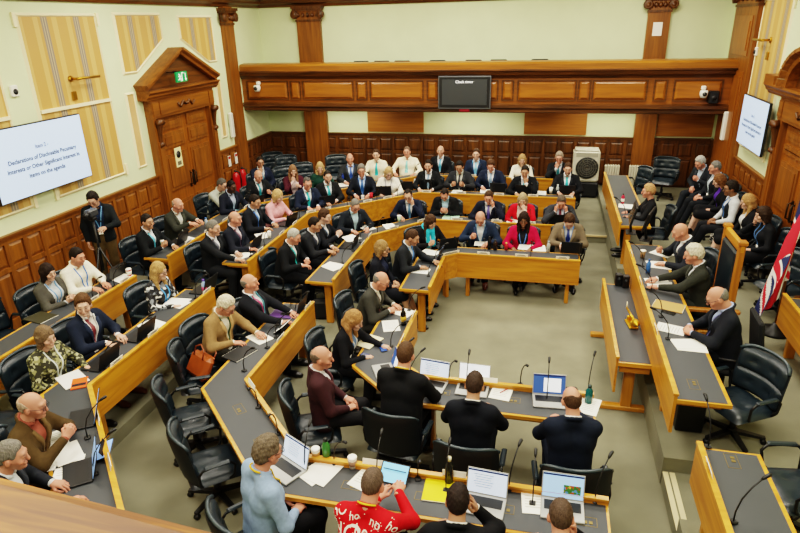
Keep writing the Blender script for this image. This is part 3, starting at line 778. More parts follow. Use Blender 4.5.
# panelled double doors with carved brackets and pediment
def doorway(name, X, sg, y0, y1, zf, seg=False, o=.30):
    W_ = W_wall; B = W_balc
    r = empty(name, (X, (y0+y1)/2, zf)); tag(r, kind='structure')
    bx = lambda mb, xa, xb, ya, yb, za, zb: mb.lohi((min(X+sg*xa,X+sg*xb),ya,za),(max(X+sg*xa,X+sg*xb),yb,zb))
    c = MB(); zt = 2.66
    for ya, yb in ((y0,y0+.22),(y1-.22,y1)):
        bx(c, 0,.16,ya,yb,zf,zt); bx(c, .16,.185,ya+.04,yb-.04,zf+.3,zt-.45)
    c.build('casing', W_wall[2], r)
    e = MB(); bx(e, 0,.17,y0,y1,zt,zt+.36); bx(e, .17,.19,y0+.25,y1-.25,zt+.05,zt+.31); bx(e,.17,.19,y0+.02,y0+.2,zt+.05,zt+.31); bx(e,.17,.19,y1-.2,y1-.02,zt+.05,zt+.31)
    e.build('frieze', W_wall[1], r)
    orn = MB()
    ym = (y0+y1)/2
    orn.lathe([(0,-.03),(.05,-.02),(.07,0),(.05,.03),(0,.04)], (X+sg*.2,ym,zt+.18), 12)
    for s2 in (-1,1):
        orn.tube([(X+sg*.2,ym+s2*(.06+.05*i),zt+.18+.05*math.sin(i*1.4)) for i in range(6)], [.035,.03,.03,.025,.02,.03], 8)
    orn.build('carved_swag', W_dark[1], r)
    br = MB()
    for y in (y0+.11, y1-.11):
        br.tube([(X+sg*(.17+.06*(1-t)**2),y,zt-.02-.46*t) for t in np.linspace(0,1,10)], [.07-.03*t for t in np.linspace(0,1,10)], 8); br.lathe([(.0,-.06),(.05,-.05),(.05,.05),(0,.06)], (X+sg*.19,y,zt-.5), 10, Rx(math.pi/2))
        br.lathe([(.0,-.09),(.06,-.08),(.06,.08),(0,.09)], (X+sg*.23,y,zt-.07), 12, Rx(math.pi/2))
    br.build('carved_bracket', W_dark[2], r)
    k = MB(); zc = zt+.36
    OA = 1.
    prof = [(0,0),(.2,0),(.21,.03),(.25,.06),(.26,.10),(.30,.14),(.30,.17),(0,.17)]
    k.extrude(prof, (X,y0-o*OA,zc), (X,y1+o,zc), side=(sg,0,0)); k.build('cornice', W_wall[1], r)
    pd = MB(); ty = MB(); zb = zc+.17
    if not seg:
        ap = zb+.62
        for s2 in (-1,1):
            ye = ym+s2*((y1-y0)/2+o)
            up = nrm((0, s2*(ap-zb), abs(ye-ym)))
            pd.extrude([(0,-.01),(.23,-.01),(.24,.04),(.30,.08),(.30,.13),(0,.13)], (X,ye,zb), (X,ym,ap), up=tuple(up), side=(sg,0,0))
        ty.add([(X+sg*.13,y0-o,zb),(X+sg*.13,y1+o,zb),(X+sg*.13,ym,ap)], [(0,1,2)])
    else:
        hw = .80; N_ = 14
        A = [(ym+hw*math.cos(math.pi*i/N_), zb+.5*math.sin(math.pi*i/N_)) for i in range(N_+1)]
        for (ya,za),(yb,zb2) in zip(A[:-1],A[1:]):
            t = nrm((0,yb-ya,zb2-za)); up = (0, t[2], -t[1])
            pd.extrude([(0,-.01),(.28,-.01),(.30,.05),(.38,.09),(.38,.15),(0,.15)], (X,ya,za), (X,yb,zb2), up=up, side=(sg,0,0))
        ty.add([(X+sg*.13,*a) for a in A], [tuple(range(len(A)))])
        bx(pd, 0,.3,y0-o+.02,y0-o+.5,zb,zb+.14); bx(pd, 0,.3,y1+o-.5,y1+o-.02,zb,zb+.14)
    pd.build('pediment', W_wall[1], r); ty.build('tympanum', W_dark[1], r)
    for i, (ya, yb) in enumerate(((y0+.22,ym-.004),(ym+.004,y1-.22))):
        lf = MB(); bx(lf, .02,.06,ya,yb,zf,zt)
        leaf = lf.build('door_leaf', B[2], r)
        pn = MB()
        for za, zb3 in ((zf+.12,zf+.72),(zf+.98,zf+1.72),(zf+1.85,zt-.35),(zt-.28,zt-.06)):
            bx(pn, .06,.085,ya+.09,yb-.09,za,zb3); bx(pn, .085,.10,ya+.16,yb-.16,za+.07,zb3-.07)
        pn.build('raised_panel', W_wall[2], leaf)
        hd = MB(); yh = yb-.07 if i == 0 else ya+.07
        bx(hd,.06,.075,yh-.03,yh+.03,zf+.9,zf+1.25); hd.tube([(X+sg*.075,yh,zf+.95),(X+sg*.13,yh,zf+.97),(X+sg*.13,yh,zf+1.2),(X+sg*.075,yh,zf+1.22)], .014)
        hd.build('door_handle', mat('dark_bronze', '#3a2c18', .4, metal=.6), leaf)
    return r
door1 = doorway('door_1', XL, 1, 10.48, 12.8, T1, o=.15)
door2 = doorway('door_2', XR, -1, 9.0, 11.4, DH, True, o=.6)
# near gallery rail, bottom left of the view
g2 = empty('gallery_front', (-3,.5,3.3)); tag(g2, kind='structure')
ra, rb = np.array((-1.0,.742)), np.array((-.47,.700)); rd = nrm(rb-ra); r0, r1 = ra-rd*4.0, rb+rd*1.2
MB().extrude([(-.01,3.36),(.0,3.44),(-.004,3.485),(-.03,3.50),(-.30,3.52),(-.34,3.48),(-.34,3.36)], (*r0,0), (*r1,0), side=(-rd[1],rd[0],0)).build('hand_rail', wood('gallery_rail_oak', '#5e360e', '#96601f', 0, .55, 2.2), g2)
MB().prism([tuple(q+np.array((-rd[1],rd[0]))*k) for q, k in ((r0,-.05),(r1,-.05),(r1,-.29),(r0,-.29))], 2.3, 3.37).build('parapet_panel', W_balc[0], g2)

# ------------------------------------------------------------------ furniture
W_desk = {a: wood('desk_oak_'+'xyz'[a], '#a5681a', '#c98a2c', a, .36) for a in (0,1,2)}
W_edge = wood('desk_edge_oak', '#b57a24', '#d69a3a', 0, .3)
M_inset = mat('desk_inset', '#3b3e42', .5, .05, 3)
M_leather = mat('navy_leather', '#1d2830', .34, .12, 8, bump=.08, bscale=90)
M_shell = mat('chair_shell', '#171d22', .5)
M_seam = mat('leather_piping', '#2d3940', .3)
M_paper = mat('white_paper', '#f2efe4', .8)
M_card = mat('name_card', '#f4f1e6', .7)
DESKS = []
def desk(label, A, B, depth, z0=0., group='council desks', mitA=None, mitB=None, legs=2, top=.74, panel=.80, low=.38, name='council_desk', seams=False, ends=(1,1), plates=(), legpos=None):
    """A->B is the outer (front panel) line seen with the users on the left of A->B direction; mitA/mitB = back corners"""
    A, B = np.array(A, float), np.array(B, float); t = nrm(B-A); nb = np.array([-t[1], t[0]])
    A2 = A+nb*depth if mitA is None else np.array(mitA, float); B2 = B+nb*depth if mitB is None else np.array(mitB, float)
    ang = math.atan2(t[1], t[0]); c = (A+B+A2+B2)/4
    r = tag(empty(name, (c[0], c[1], z0)), label, 'desk', group)
    ax = 0 if abs(t[0]) > .8 else 1
    W2 = W_desk[ax]
    def shift(P, d): return [tuple(np.array(p)+d) for p in P]
    th = .028
    Ai = A+(A2-A)*(th/np.linalg.norm((A2-A)@nb)); Bi = B+(B2-B)*(th/np.linalg.norm((B2-B)@nb))
    m = MB().prism([tuple(A), tuple(B), tuple(Bi), tuple(Ai)], z0+low, z0+panel-.02)
    if seams: m.lohi((0,0,-9),(0,0,-9)) if False else None
    fp = m.build('front_panel', W2, r)
    capp = [tuple(A-nb*.008), tuple(B-nb*.008), tuple(Bi+nb*.010), tuple(Ai+nb*.010)]
    MB().prism(capp, z0+panel-.022, z0+panel).build('top_rail', W_edge, r)
    P4 = [tuple(Ai), tuple(Bi), tuple(B2), tuple(A2)]
    MB().prism(P4, z0+top-.038, z0+top-.002).build('desktop', W_edge, r)
    cc = sum(np.array(p) for p in P4)/4
    u = lambda a, b: nrm(np.array(b)-np.array(a))
    # inset, 35 mm in from the back and side edges
    ea, eb = (.02, .02)
    I = [Ai+t*ea*ends[0]+(A2-Ai)*.008, Bi-t*eb*ends[1]+(B2-Bi)*.008, B2-t*eb*ends[1]+(Bi-B2)*.075, A2+t*ea*ends[0]+(Ai-A2)*.075]
    MB().prism([tuple(p) for p in I], z0+top-.004, z0+top+.001).build('writing_surface', M_inset, r)
    ins = .05
    q = [Ai+t*ins*ends[0], Bi-t*ins*ends[1], B2-t*ins*ends[1]-nb*ins, A2+t*ins*ends[0]-nb*ins]
    ap = MB()
    for i, j, on in ((1,2,ends[1]),(2,3,1),(3,0,ends[0])):
        a, b = q[i], q[j]; w = np.array([-(b-a)[1], (b-a)[0]])/np.linalg.norm(b-a)*.02
        if on or i == 2: ap.prism([tuple(a), tuple(b), tuple(b+w), tuple(a+w)], z0+top-.085, z0+top-.037)
    ap.build('apron', W2, r)
    L = np.linalg.norm(B-A)
    pos = [.16, L-.16] if legs == 2 else ([.16, L/2, L-.16] if legs == 3 else [L/2])
    for s_ in (legpos or pos):
        p = A+t*s_+nb*.16; R = Rz(ang)
        MB().cbox((p[0],p[1],z0+(top-.04)/2), (.06,.11,top-.04), .008, R).build('leg', W_desk[2], r)
    for fx, fd in plates:
        p = A+t*L*fx+nb*depth*fd; R = Rz(ang); fo = MB()
        for cx, cy, dx, dy in ((0,.045,.17,.004),(0,-.045,.17,.004),(.085,0,.004,.094),(-.085,0,.004,.094)):
            w = R @ np.array((cx,cy,0)); fo.box((p[0]+w[0],p[1]+w[1],z0+top+.0015), (dx,dy,.002), R)
        for cx in (-.04,.0): 
            w = R @ np.array((cx,.01,0)); fo.box((p[0]+w[0],p[1]+w[1],z0+top+.002), (.026,.03,.004), R)
        fo.build('socket_plate', mat('socket_brass', '#7d6a3a', .4, metal=.5), r)
    DESKS.append(r); return r
def run(poly, depth, z0, labels, splits=None, **kw):
    """mitred desks along a front line; users on the left of the walking direction"""
    P = [np.array(p, float) for p in poly]; n = len(P); off = []
    for i in range(n):
        n1 = nrm([-(P[i]-P[i-1])[1], (P[i]-P[i-1])[0]]) if i > 0 else None
        n2 = nrm([-(P[i+1]-P[i])[1], (P[i+1]-P[i])[0]]) if i < n-1 else None
        if n1 is None: k, c = n2, 1
        elif n2 is None: k, c = n1, 1
        else: k = nrm(n1+n2); c = k @ n1
        off.append(P[i]+k*depth/c)
    li = 0
    for i in range(n-1):
        m = (splits or {}).get(i, 1)
        for j in range(m):
            a = P[i]+(P[i+1]-P[i])*j/m; b = P[i]+(P[i+1]-P[i])*(j+1)/m
            a2 = off[i] if j == 0 else a+nrm([-(b-a)[1],(b-a)[0]])*depth; b2 = off[i+1] if j == m-1 else b+nrm([-(b-a)[1],(b-a)[0]])*depth
            first = i == 0 and j == 0; last = i == n-2 and j == m-1
            lab, pl = labels[li] if isinstance(labels[li], tuple) else (labels[li], ())
            L = np.linalg.norm(b-a)
            desk(lab, a, b, depth, z0, mitA=a2, mitB=b2, legs=2 if L > .8 else 1, ends=(1 if first else 0, 1 if last else 0), plates=pl, **kw); li += 1
D = .46
pk = ((.2,.3),(.7,.3))
run([(-1.48,7.72),(-1.48,8.97),(-1.30,9.13),(.62,9.13)], D, 0,
    ['short oak desk of the innermost ring left of the empty floor', 'narrow oak corner desk linking the innermost ring beside the teal scarf', 'oak desk with three legs visible under the woman in the magenta jacket'])
run([(0.62,5.46),(-1.16,5.46),(-1.51,5.78),(-1.51,6.95)], D, 0,
    [('oak desk facing the empty floor, used by three men seen from behind', ((.18,.45),(.45,.45),(.85,.45))), 'oak corner desk piece under the open laptop beside the black suited man', 'short oak desk between the grey suited man and the long haired woman'])
run([(-2.93,7.74),(-2.93,9.78),(-2.05,10.85),(.62,10.85)], D, 0,
    ['slanting second ring oak desk under the two leaning men with papers', 'oak corner desk of the second ring under the man reading in grey', 'left oak unit of the second ring back row, before the hand-on-cheek man', 'middle oak unit of the second ring back row, before the bowed balding man','right oak unit of the second ring back row, behind the magenta jacket'], splits={2:3})
run([(0.65,3.99),(-1.93,3.99),(-2.95,5.01),(-2.95,6.98)], D, 0,
    [('long oak desk nearest the camera with laptops and a yellow folder', ((.07,.5),(.31,.5),(.55,.5),(.79,.5))), ('bare angled oak desk with two microphones beside two empty chairs', ((.28,.5),(.72,.5))), ('oak desk with tall front panel before the tan jacketed man', ((.8,.5),))])
run([(-4.33,7.84),(-4.33,10.35),(-2.53,12.15),(.62,12.15)], D, T1,
    ['third ring oak desk on the left, before the woman in pink', 'third ring oak corner desk under the blue suited man with turquoise tie', 'leftmost oak unit of the third ring back row, by the white cardigan', 'second oak unit of the third ring back row, before two dark suited men', 'third oak unit of the third ring back row, before the hand-to-chin man'], splits={2:3})
run([(-2.2,2.22),(-4.35,4.37),(-4.35,6.83)], D, T1,
    ['oak desk at lower left under two laptops and the bald man in brown', 'long oak desk under the smiling young man and the green patterned top'])
run([(-5.7,7.82),(-5.7,10.75),(-2.75,13.7),(.18,13.7)], D, T1,
    ['outermost oak desk on the left, before the doors', 'outermost oak corner desk with papers, before the maroon jacket', 'outermost back row oak desk before two men in short white shirts', 'outermost back row oak desk left of the white air cooler'], splits={2:2})
run([(-5.72,3.0),(-5.72,7.03)], D+.02, T1, ['oak desk against the left wall before the bobbed woman and white shirted man'])
# dais desks (users on the right)
desk('long oak desk on the raised dais, before three suited officials', (1.27,9.3), (1.27,5.08), .49, DH, 'dais desks', plates=((.93,.45),), legpos=[.3, 2.0, 3.3])
MB().cbox((1.60,5.85,DH+.17), (.26,.40,.33), .01).build('under_desk_box', M_black, DESKS[-1])  # plain black box under the near end of the dais desk
desk('empty oak dais desk at far right with the short haired woman', (1.26,13.85), (1.26,10.2), .50, DH, 'dais desks')
desk('oak dais desk at lower right with one name card and bent microphones', (1.33,4.42), (1.33,2.3), .47, DH, 'dais desks', plates=((.06,.5),(.52,.5)))
# clerk's table with the mace, standing on the floor on trestle feet
r = tag(empty('clerk_table', (1.08,7.3,0)), 'low oak table carrying the gold mace, in front of the dais', 'table')
MB().prism([(.90,6.2),(.925,6.2),(.925,8.42),(.90,8.42)], .36, .80).build('front_panel', W_desk[1], r)
MB().prism([(.892,6.19),(.93,6.19),(.93,8.43),(.892,8.43)], .80, .822).build('top_rail', W_edge, r)
MB().prism([(.925,6.2),(1.3,6.2),(1.3,8.42),(.925,8.42)], .70, .745).build('desktop', W_edge, r)
MB().prism([(.935,6.23),(1.265,6.23),(1.265,8.39),(.935,8.39)], .744, .749).build('writing_surface', M_inset, r)
m = MB(); m.lohi((.95,6.25,.60),(1.27,6.27,.70)); m.lohi((.95,8.35,.60),(1.27,8.37,.70)); m.build('apron', W_desk[0], r)
for y in (6.42, 8.2):
    MB().cbox((1.09,y,.36), (.12,.07,.70), .01).build('leg', W_desk[2], r); MB().cbox((1.05,y,.03), (.52,.09,.06), .01).build('foot', W_desk[0], r)
# ------------------------------------------------------------------ executive chair (origin on the floor under the seat, facing +Y)
def _cush(w, h, n, th, crv, but):
    """tufted cushion in the plane x (across) / v (along): returns fn(u,v,side)->(x, depth, v)"""
    def fn(u, v, side):
        a, b = 2*u-1, 2*v-1
        e = (1-abs(a)**n)*(1-abs(b)**n)
        d = th*(max(e, 0)**.38)
        if side > 0:
            for bu, bv in but: d -= .5*th*math.exp(-((a-bu)**2*w*w+(b-bv)**2*h*h)/.004)
            d -= .12*th*math.exp(-(a*a)/.004)
        rc = 1-.06*abs(b)**6; rb = 1-.06*abs(a)**6
        return a*w/2*rc, d*side*(1 if side > 0 else .35), b*h/2*rb
    return fn
def chair_proto(kind=0):
    r = empty('swivel_chair')
    M = M_leather
    s = MB(); c = _cush(.53,.50,4,.065,0,[(-.4,.1),(.4,.1)] if kind == 0 else [])
    for sd in (1,-1):
        s.grid(lambda u, v: (lambda q: (q[0], q[2]+.0, .398+q[1]-.03*max(0,q[2]/.25)**4*.5))(c(u if sd > 0 else 1-u, v, sd)), 14, 12)
    seat = raw(s, 'seat', M, r)
    b = MB(); g = lambda x, d, z: (x, -.255-(z-.5)*.16+d*1.0+.085*(abs(x)/.27)**2.2, z)
    hts = ((.565,.23),(.775,.22)) if kind == 0 else ((.67,.44),)
    for zc, hh in hts:
        cc = _cush(.55 if kind == 0 else .52, hh, 5, .055, 0, [(-.42,.0),(.42,.0)] if kind == 0 else [])
        for sd in (1,-1): b.grid(lambda u, v: (lambda q: g(q[0], q[1], zc+q[2]))(cc(u if sd < 0 else 1-u, v, sd)), 14, 10)
    raw(b, 'backrest', M, r)
    sh = MB(); cs = _cush(.585,.49,5,.045,0,[])
    for sd in (1,-1): sh.grid(lambda u, v: (lambda q: g(q[0], q[1]-.022, .668+q[2]))(cs(u if sd < 0 else 1-u, v, sd)), 16, 12)
    raw(sh, 'back_shell', M_shell, r)
    e = MB(); e.tube([g(x, .0, .915-.06*(abs(x)/.285)**6) for x in np.linspace(-.285,.285,17)], .017, 7); raw(e, 'top_roll', M_seam, r)
    for sd in (1,-1):
        a = MB(); a.tube([(sd*.25,-.15,.40),(sd*.29,-.17,.46),(sd*.305,-.17,.57),(sd*.305,-.13,.615),(sd*.305,.0,.625),(sd*.30,.12,.615),(sd*.295,.16,.57),(sd*.275,.14,.45),(sd*.25,.10,.40)], .013, 6)
        arm = raw(a, 'armrest', M_black, r)
        raw(MB().cbox((sd*.305,-.0,.632), (.05,.24,.03), .012), 'arm_pad', M_leather, arm)
    raw(MB().lathe([(.03,.09),(.03,.22),(.022,.22),(.022,.36),(.09,.37),(.09,.385)], n=10), 'column', M_black, r)
    ba = MB()
    for i in range(5):
        t = 2*math.pi*i/5+.3; R = Rz(t)
        q = [R @ np.array(p) for p in ((.0,-.03,.12),(.0,.03,.12),(.30,.02,.085),(.30,-.02,.085),(.0,-.03,.08),(.0,.03,.08),(.30,.02,.06),(.30,-.02,.06))]
        ba.add(q, [(0,3,2,1),(4,5,6,7),(0,4,7,3),(1,2,6,5),(3,7,6,2),(0,1,5,4)])
    ba.lathe([(.045,.07),(.045,.13)], n=10)
    base = raw(ba, 'base', M_black, r)
    for i in range(5):
        t = 2*math.pi*i/5+.3; x, y = .29*math.cos(t), .29*math.sin(t)
        raw(MB().lathe([(.012,-.025),(.028,-.02),(.028,.02),(.012,.025)], (x,y,.029), 10, Rz(t) @ Rx(math.pi/2)), 'caster', M_black, base)
    return r
PROTO = chair_proto()
_used = [False]
def chair(x, y, face, z0, label, group='swivel chairs of the chamber'):
    o = PROTO if not _used[0] else copy_tree(PROTO); _used[0] = True
    o.location = (x, y, z0); o.rotation_euler = (0,0,-math.radians(face)); tag(o, label, 'chair', group); return o

PEOPLE = [
 (-1.011,10.092,182,0,'bald man in bright blue suit reading a paper','at innermost desk',{'lean': 16, 'pitch': 34, 'hair': ('fringe', (0.13, 0.115, 0.1)), 'skin': (0.62, 0.3, 0.22), 'jk': '#1a2f55', 'sh': '#c9cdd0', 'lanyard': '#5f8fb5', 'rh': 'paper', 'lh': 'desk', 'legs': 'sit', 'glasses': 1, 'bot': '#16202e', 's': 1.0}),
 (-0.300,10.005,180,0,'woman in magenta jacket with long dark hair','at innermost desk',{'sex': 'f', 'lean': 6, 'pitch': 6, 'hair': ('wavy', (0.03, 0.015, 0.01)), 'skin': (0.25, 0.13, 0.075), 'top': 'open', 'jk': '#b3123f', 'sh': '#15151c', 'lanyard': '#4b74b8', 'rh': 'desk', 'lh': 'desk', 'glasses': 1, 'legs': 'cross', 's': 0.95}),
 (0.444,10.184,181,0,'man in taupe jacket bowing over his laptop','at right end of innermost desk',{'lean': 14, 'pitch': 44, 'hair': ('full', (0.075, 0.04, 0.022)), 'skin': (0.6, 0.35, 0.26), 'jk': '#6f6250', 'sh': '#c9cdd0', 'tie': '#1e2f6e', 'lanyard': '#4c82c4', 'rh': 'type', 'lh': 'type', 'bot': '#5d5546', 's': 1.0}),
 (-1.940,9.732,140,0,'woman in black with bright teal scarf','at corner of innermost ring',{'sex': 'f', 'lean': 8, 'pitch': 28, 'yaw': 10, 'hair': ('long', (0.075, 0.04, 0.022)), 'top': 'open', 'jk': '#131316', 'sh': '#d8d6c8', 'scarf': '#27b3c4', 'rh': 'paper', 'lh': 'desk', 's': 0.95}),
 (-2.145,8.643,96,0,'dark haired man in charcoal suit at writing pad','on innermost left desk',{'lean': 14, 'pitch': 22, 'hair': ('short', (0.075, 0.04, 0.022)), 'jk': '#22252a', 'sh': '#c8d4dc', 'tie': '#3f5f92', 'lanyard': '#5c8fd0', 'rh': 'desk', 'lh': 'far', 'skin': (0.47, 0.26, 0.17), 's': 1.0}),
 (-2.361,8.086,90,0,'woman in navy dress wearing glasses, arms low','at gap in innermost ring',{'sex': 'f', 'lean': 4, 'pitch': 8, 'yaw': -8, 'hair': ('bob', (0.3, 0.18, 0.08)), 'top': 'cardi', 'jk': '#171c2b', 'sh': '#1a2036', 'bottom': 'skirt', 'bot': '#181c28', 'rh': 'lap', 'lh': 'lap', 'glasses': 1, 'legs': 'fwd', 's': 0.97}),
 (-2.240,6.959,92,0,'balding grey man in charcoal suit with maroon tie','at short inner desk',{'lean': 18, 'pitch': 26, 'hair': ('fringe', (0.26, 0.24, 0.21)), 'jk': '#3a3a36', 'sh': '#d6d6cc', 'tie': '#5b1d22', 'rh': 'clasp', 'lh': 'desk', 'glasses': 1, 'skin': (0.62, 0.3, 0.22), 'big': 0.03, 's': 1.0}),
 (-2.228,5.890,88,0,'woman with long auburn hair in black cardigan','writing at short inner desk',{'sex': 'f', 'lean': 14, 'pitch': 24, 'yaw': -6, 'hair': ('long', (0.36, 0.19, 0.08)), 'top': 'cardi', 'jk': '#14151a', 'sh': '#5c7596', 'rh': 'desk', 'lh': 'far', 'lanyard': '#d8d8d2', 'skin': (0.66, 0.42, 0.33), 's': 0.95}),
 (-2.061,4.876,65,0,'bald man in maroon jacket sitting with folded hands','behind the short inner desk',{'lean': -2, 'pitch': 6, 'yaw': -14, 'hair': ('fringe', (0.2, 0.15, 0.11)), 'skin': (0.62, 0.3, 0.22), 'jk': '#3c2428', 'sh': '#c8c6c8', 'rh': 'lap', 'lh': 'lap', 'glasses': 0, 'legs': 'fwd', 'bot': '#1f1f22', 's': 1.0}),
 (-1.245,4.882,8,0,'big man in black suit with yellow lanyard','back to camera at inner laptop',{'lean': 11, 'pitch': 14, 'hair': ('short', (0.1, 0.055, 0.03)), 'jk': '#17181b', 'sh': '#d5d3cc', 'neckl': '#d8ad2c', 'rh': 'type', 'lh': 'type', 'big': 0.03, 'skin': (0.62, 0.3, 0.22), 'w': 1.06, 's': 1.03}),
 (-0.506,4.561,2,0,'dark haired man in navy suit at white screened laptop','back to camera',{'lean': 7, 'pitch': 30, 'hair': ('short', (0.055, 0.035, 0.025)), 'jk': '#141826', 'sh': '#d5d3cc', 'rh': 'type', 'lh': 'type', 'skin': (0.47, 0.26, 0.17), 's': 1.0}),
 (0.375,4.513,-6,0,'man with bald crown in blue suit at silver laptop','back to camera',{'lean': 5, 'pitch': 24, 'yaw': 10, 'hair': ('fringe', (0.09, 0.05, 0.03)), 'jk': '#15203a', 'sh': '#d0d0cc', 'rh': 'far', 'lh': 'type', 'skin': (0.62, 0.3, 0.22), 'w': 1.04, 's': 1.0}),
 (-2.006,3.317,40,0,'grey haired man in pale blue shirt with glasses','at nearest table',{'lean': 6, 'pitch': 14, 'yaw': 8, 'hair': ('full', (0.2, 0.155, 0.11)), 'top': 'shirt', 'sh': '#869dba', 'neckl': '#e0b020', 'rh': 'lap', 'lh': 'lap', 'glasses': 1, 'bot': '#141519', 'skin': (0.62, 0.3, 0.22), 'w': 1.03, 's': 1.03}),
 (-1.095,3.080,6,0,'man in red festive shirt printed with white HO HO','at nearest table with tablet',{'lean': 16, 'pitch': 26, 'hair': ('buzz', (0.16, 0.11, 0.08)), 'top': 'shirt', 'sh': '#c8121c', 'neckl': '#e0b020', 'rh': 'reach', 'lh': 'point', 'skin': (0.62, 0.3, 0.22), 'w': 1.05, 'big': 0.02, 's': 1.0}),
 (-0.425,3.051,-4,0,'dark haired man in black jacket, hand on ear','at nearest table before second laptop',{'lean': 14, 'pitch': 24, 'hair': ('short', (0.03, 0.02, 0.017)), 'jk': '#131418', 'sh': '#cfcfc8', 'rh': 'head', 'lh': 'desk', 'skin': (0.47, 0.26, 0.17), 's': 1.0}),
 (0.266,3.056,-4,0,'close cropped man in dark suit, hand at cheek','at nearest table, right end',{'lean': 14, 'pitch': 28, 'hair': ('buzz', (0.1, 0.065, 0.045)), 'jk': '#14161c', 'sh': '#cfcfc8', 'rh': 'cheek', 'lh': 'desk', 'skin': (0.62, 0.3, 0.22), 's': 1.0}),
 (-3.852,5.900,95,0,'white haired man in tan jacket writing','at second ring desk beside bag',{'lean': 14, 'pitch': 34, 'hair': ('full', (0.66, 0.58, 0.44)), 'jk': '#8a6f4c', 'sh': '#d9d4c4', 'lanyard': '#35512f', 'rh': 'desk', 'lh': 'far', 'skin': (0.62, 0.3, 0.22), 'glasses': 1, 'big': 0.03, 'bot': '#33312c', 's': 1.0}),
 (-3.512,6.476,90,0,'balding man in dark suit with pink tie leaning back','at second ring desk end',{'lean': -12, 'pitch': -4, 'yaw': 10, 'hair': ('fringe', (0.26, 0.24, 0.21)), 'jk': '#181c26', 'sh': '#d9dbe0', 'tie': '#a8265e', 'lanyard': '#4f8f9a', 'rh': 'desk', 'lh': 'desk', 'skin': (0.62, 0.3, 0.22), 's': 1.0}),
 (-3.996,8.368,92,0,'big grey haired man in black suit with turquoise tie','at second ring desk end with papers',{'lean': 14, 'pitch': 22, 'hair': ('short', (0.6, 0.57, 0.51)), 'jk': '#15171b', 'sh': '#dfe2e2', 'tie': '#2ab5b5', 'rh': 'desk', 'lh': 'clasp', 'skin': (0.62, 0.3, 0.22), 'big': 0.05, 'w': 1.06, 's': 1.0}),
 (-3.814,8.946,92,0,'dark haired man in dark grey suit facing laptop','in second ring left',{'lean': 10, 'pitch': 14, 'hair': ('short', (0.025, 0.018, 0.014)), 'jk': '#20242c', 'sh': '#d4d4d4', 'tie': '#4a4352', 'rh': 'type', 'lh': 'type', 'skin': (0.47, 0.26, 0.17), 's': 1.0}),
 (-3.771,9.382,95,0,'brown haired young man in black suit hands raised','in second ring left',{'lean': 8, 'pitch': 12, 'hair': ('full', (0.075, 0.04, 0.022)), 'jk': '#17191f', 'sh': '#dedede', 'tie': '#31537f', 'rh': 'clasphi', 'lh': 'clasphi', 'skin': (0.66, 0.42, 0.33), 's': 1.0}),
 (-3.483,10.350,140,0,'grey haired man in dark blue suit, head bowed','at second ring corner',{'lean': 14, 'pitch': 26, 'hair': ('short', (0.26, 0.24, 0.21)), 'jk': '#1d2634', 'sh': '#b9d6e0', 'rh': 'desk', 'lh': 'desk', 'glasses': 1, 'skin': (0.62, 0.3, 0.22), 's': 1.0}),
 (-2.553,11.310,175,0,'dark haired man in navy suit, hand on cheek','in second ring',{'lean': 20, 'pitch': 20, 'roll': 6, 'hair': ('recede', (0.025, 0.018, 0.014)), 'jk': '#14203f', 'sh': '#dfe3e6', 'tie': '#5a86a8', 'lh': 'cheek', 'rh': 'desk', 'glasses': 1, 'skin': (0.6, 0.35, 0.26), 's': 1.0}),
 (-1.870,11.539,180,0,'balding man in black suit studying his phone','in second ring',{'lean': 16, 'pitch': 40, 'hair': ('recede', (0.025, 0.018, 0.014)), 'jk': '#16171a', 'sh': '#a9c9d6', 'rh': 'phone', 'lh': 'phone', 'skin': (0.62, 0.3, 0.22), 's': 1.0}),
 (-1.010,11.433,180,0,'man in blue suit and violet tie covering his face','in second ring',{'lean': 20, 'pitch': 22, 'hair': ('short', (0.075, 0.04, 0.022)), 'jk': '#151d36', 'sh': '#dadade', 'tie': '#6b5ea8', 'lh': 'cheek', 'rh': 'desk', 'skin': (0.62, 0.3, 0.22), 's': 1.0}),
 (-0.380,11.419,180,0,'blonde woman in red jacket, hand over mouth','in second ring',{'sex': 'f', 'lean': 14, 'pitch': 18, 'hair': ('bob', (0.4, 0.3, 0.18)), 'jk': '#c41627', 'top': 'open', 'sh': '#c9b8b0', 'lh': 'mouth', 'rh': 'desk', 'skin': (0.66, 0.42, 0.33), 's': 0.95}),
 (0.311,11.312,178,0,'man in grey suit holding both hands at his face','at right end of second ring',{'lean': 16, 'pitch': 34, 'hair': ('short', (0.16, 0.12, 0.09)), 'jk': '#303237', 'sh': '#d8d8dc', 'tie': '#7a2436', 'rh': 'cheek', 'lh': 'cheek', 'skin': (0.62, 0.3, 0.22), 's': 1.0}),
 (-5.074,8.024,92,0.16,'grey haired man in dark suit with striped tie','at third ring end, left',{'lean': 6, 'pitch': 8, 'hair': ('short', (0.26, 0.24, 0.21)), 'jk': '#1a1c20', 'sh': '#d8d8dc', 'tie': '#5e6070', 'rh': 'far', 'lh': 'desk', 'skin': (0.6, 0.35, 0.26), 's': 1.0}),
 (-4.944,8.523,92,0.16,'bald man in dark navy suit with patterned tie','in third ring left',{'lean': 4, 'pitch': 8, 'hair': ('fringe', (0.25, 0.17, 0.12)), 'jk': '#1b2031', 'sh': '#d8c8cc', 'tie': '#6a4a5c', 'rh': 'desk', 'lh': 'lap', 'skin': (0.62, 0.3, 0.22), 's': 1.0}),
 (-5.146,9.570,96,0.16,'dark haired man in black suit with blue tie','in third ring left',{'lean': 8, 'pitch': 16, 'yaw': -5, 'hair': ('short', (0.025, 0.018, 0.014)), 'jk': '#171c28', 'sh': '#b8cfe4', 'tie': '#3a74c4', 'rh': 'desk', 'lh': 'desk', 'skin': (0.47, 0.26, 0.17), 's': 1.0}),
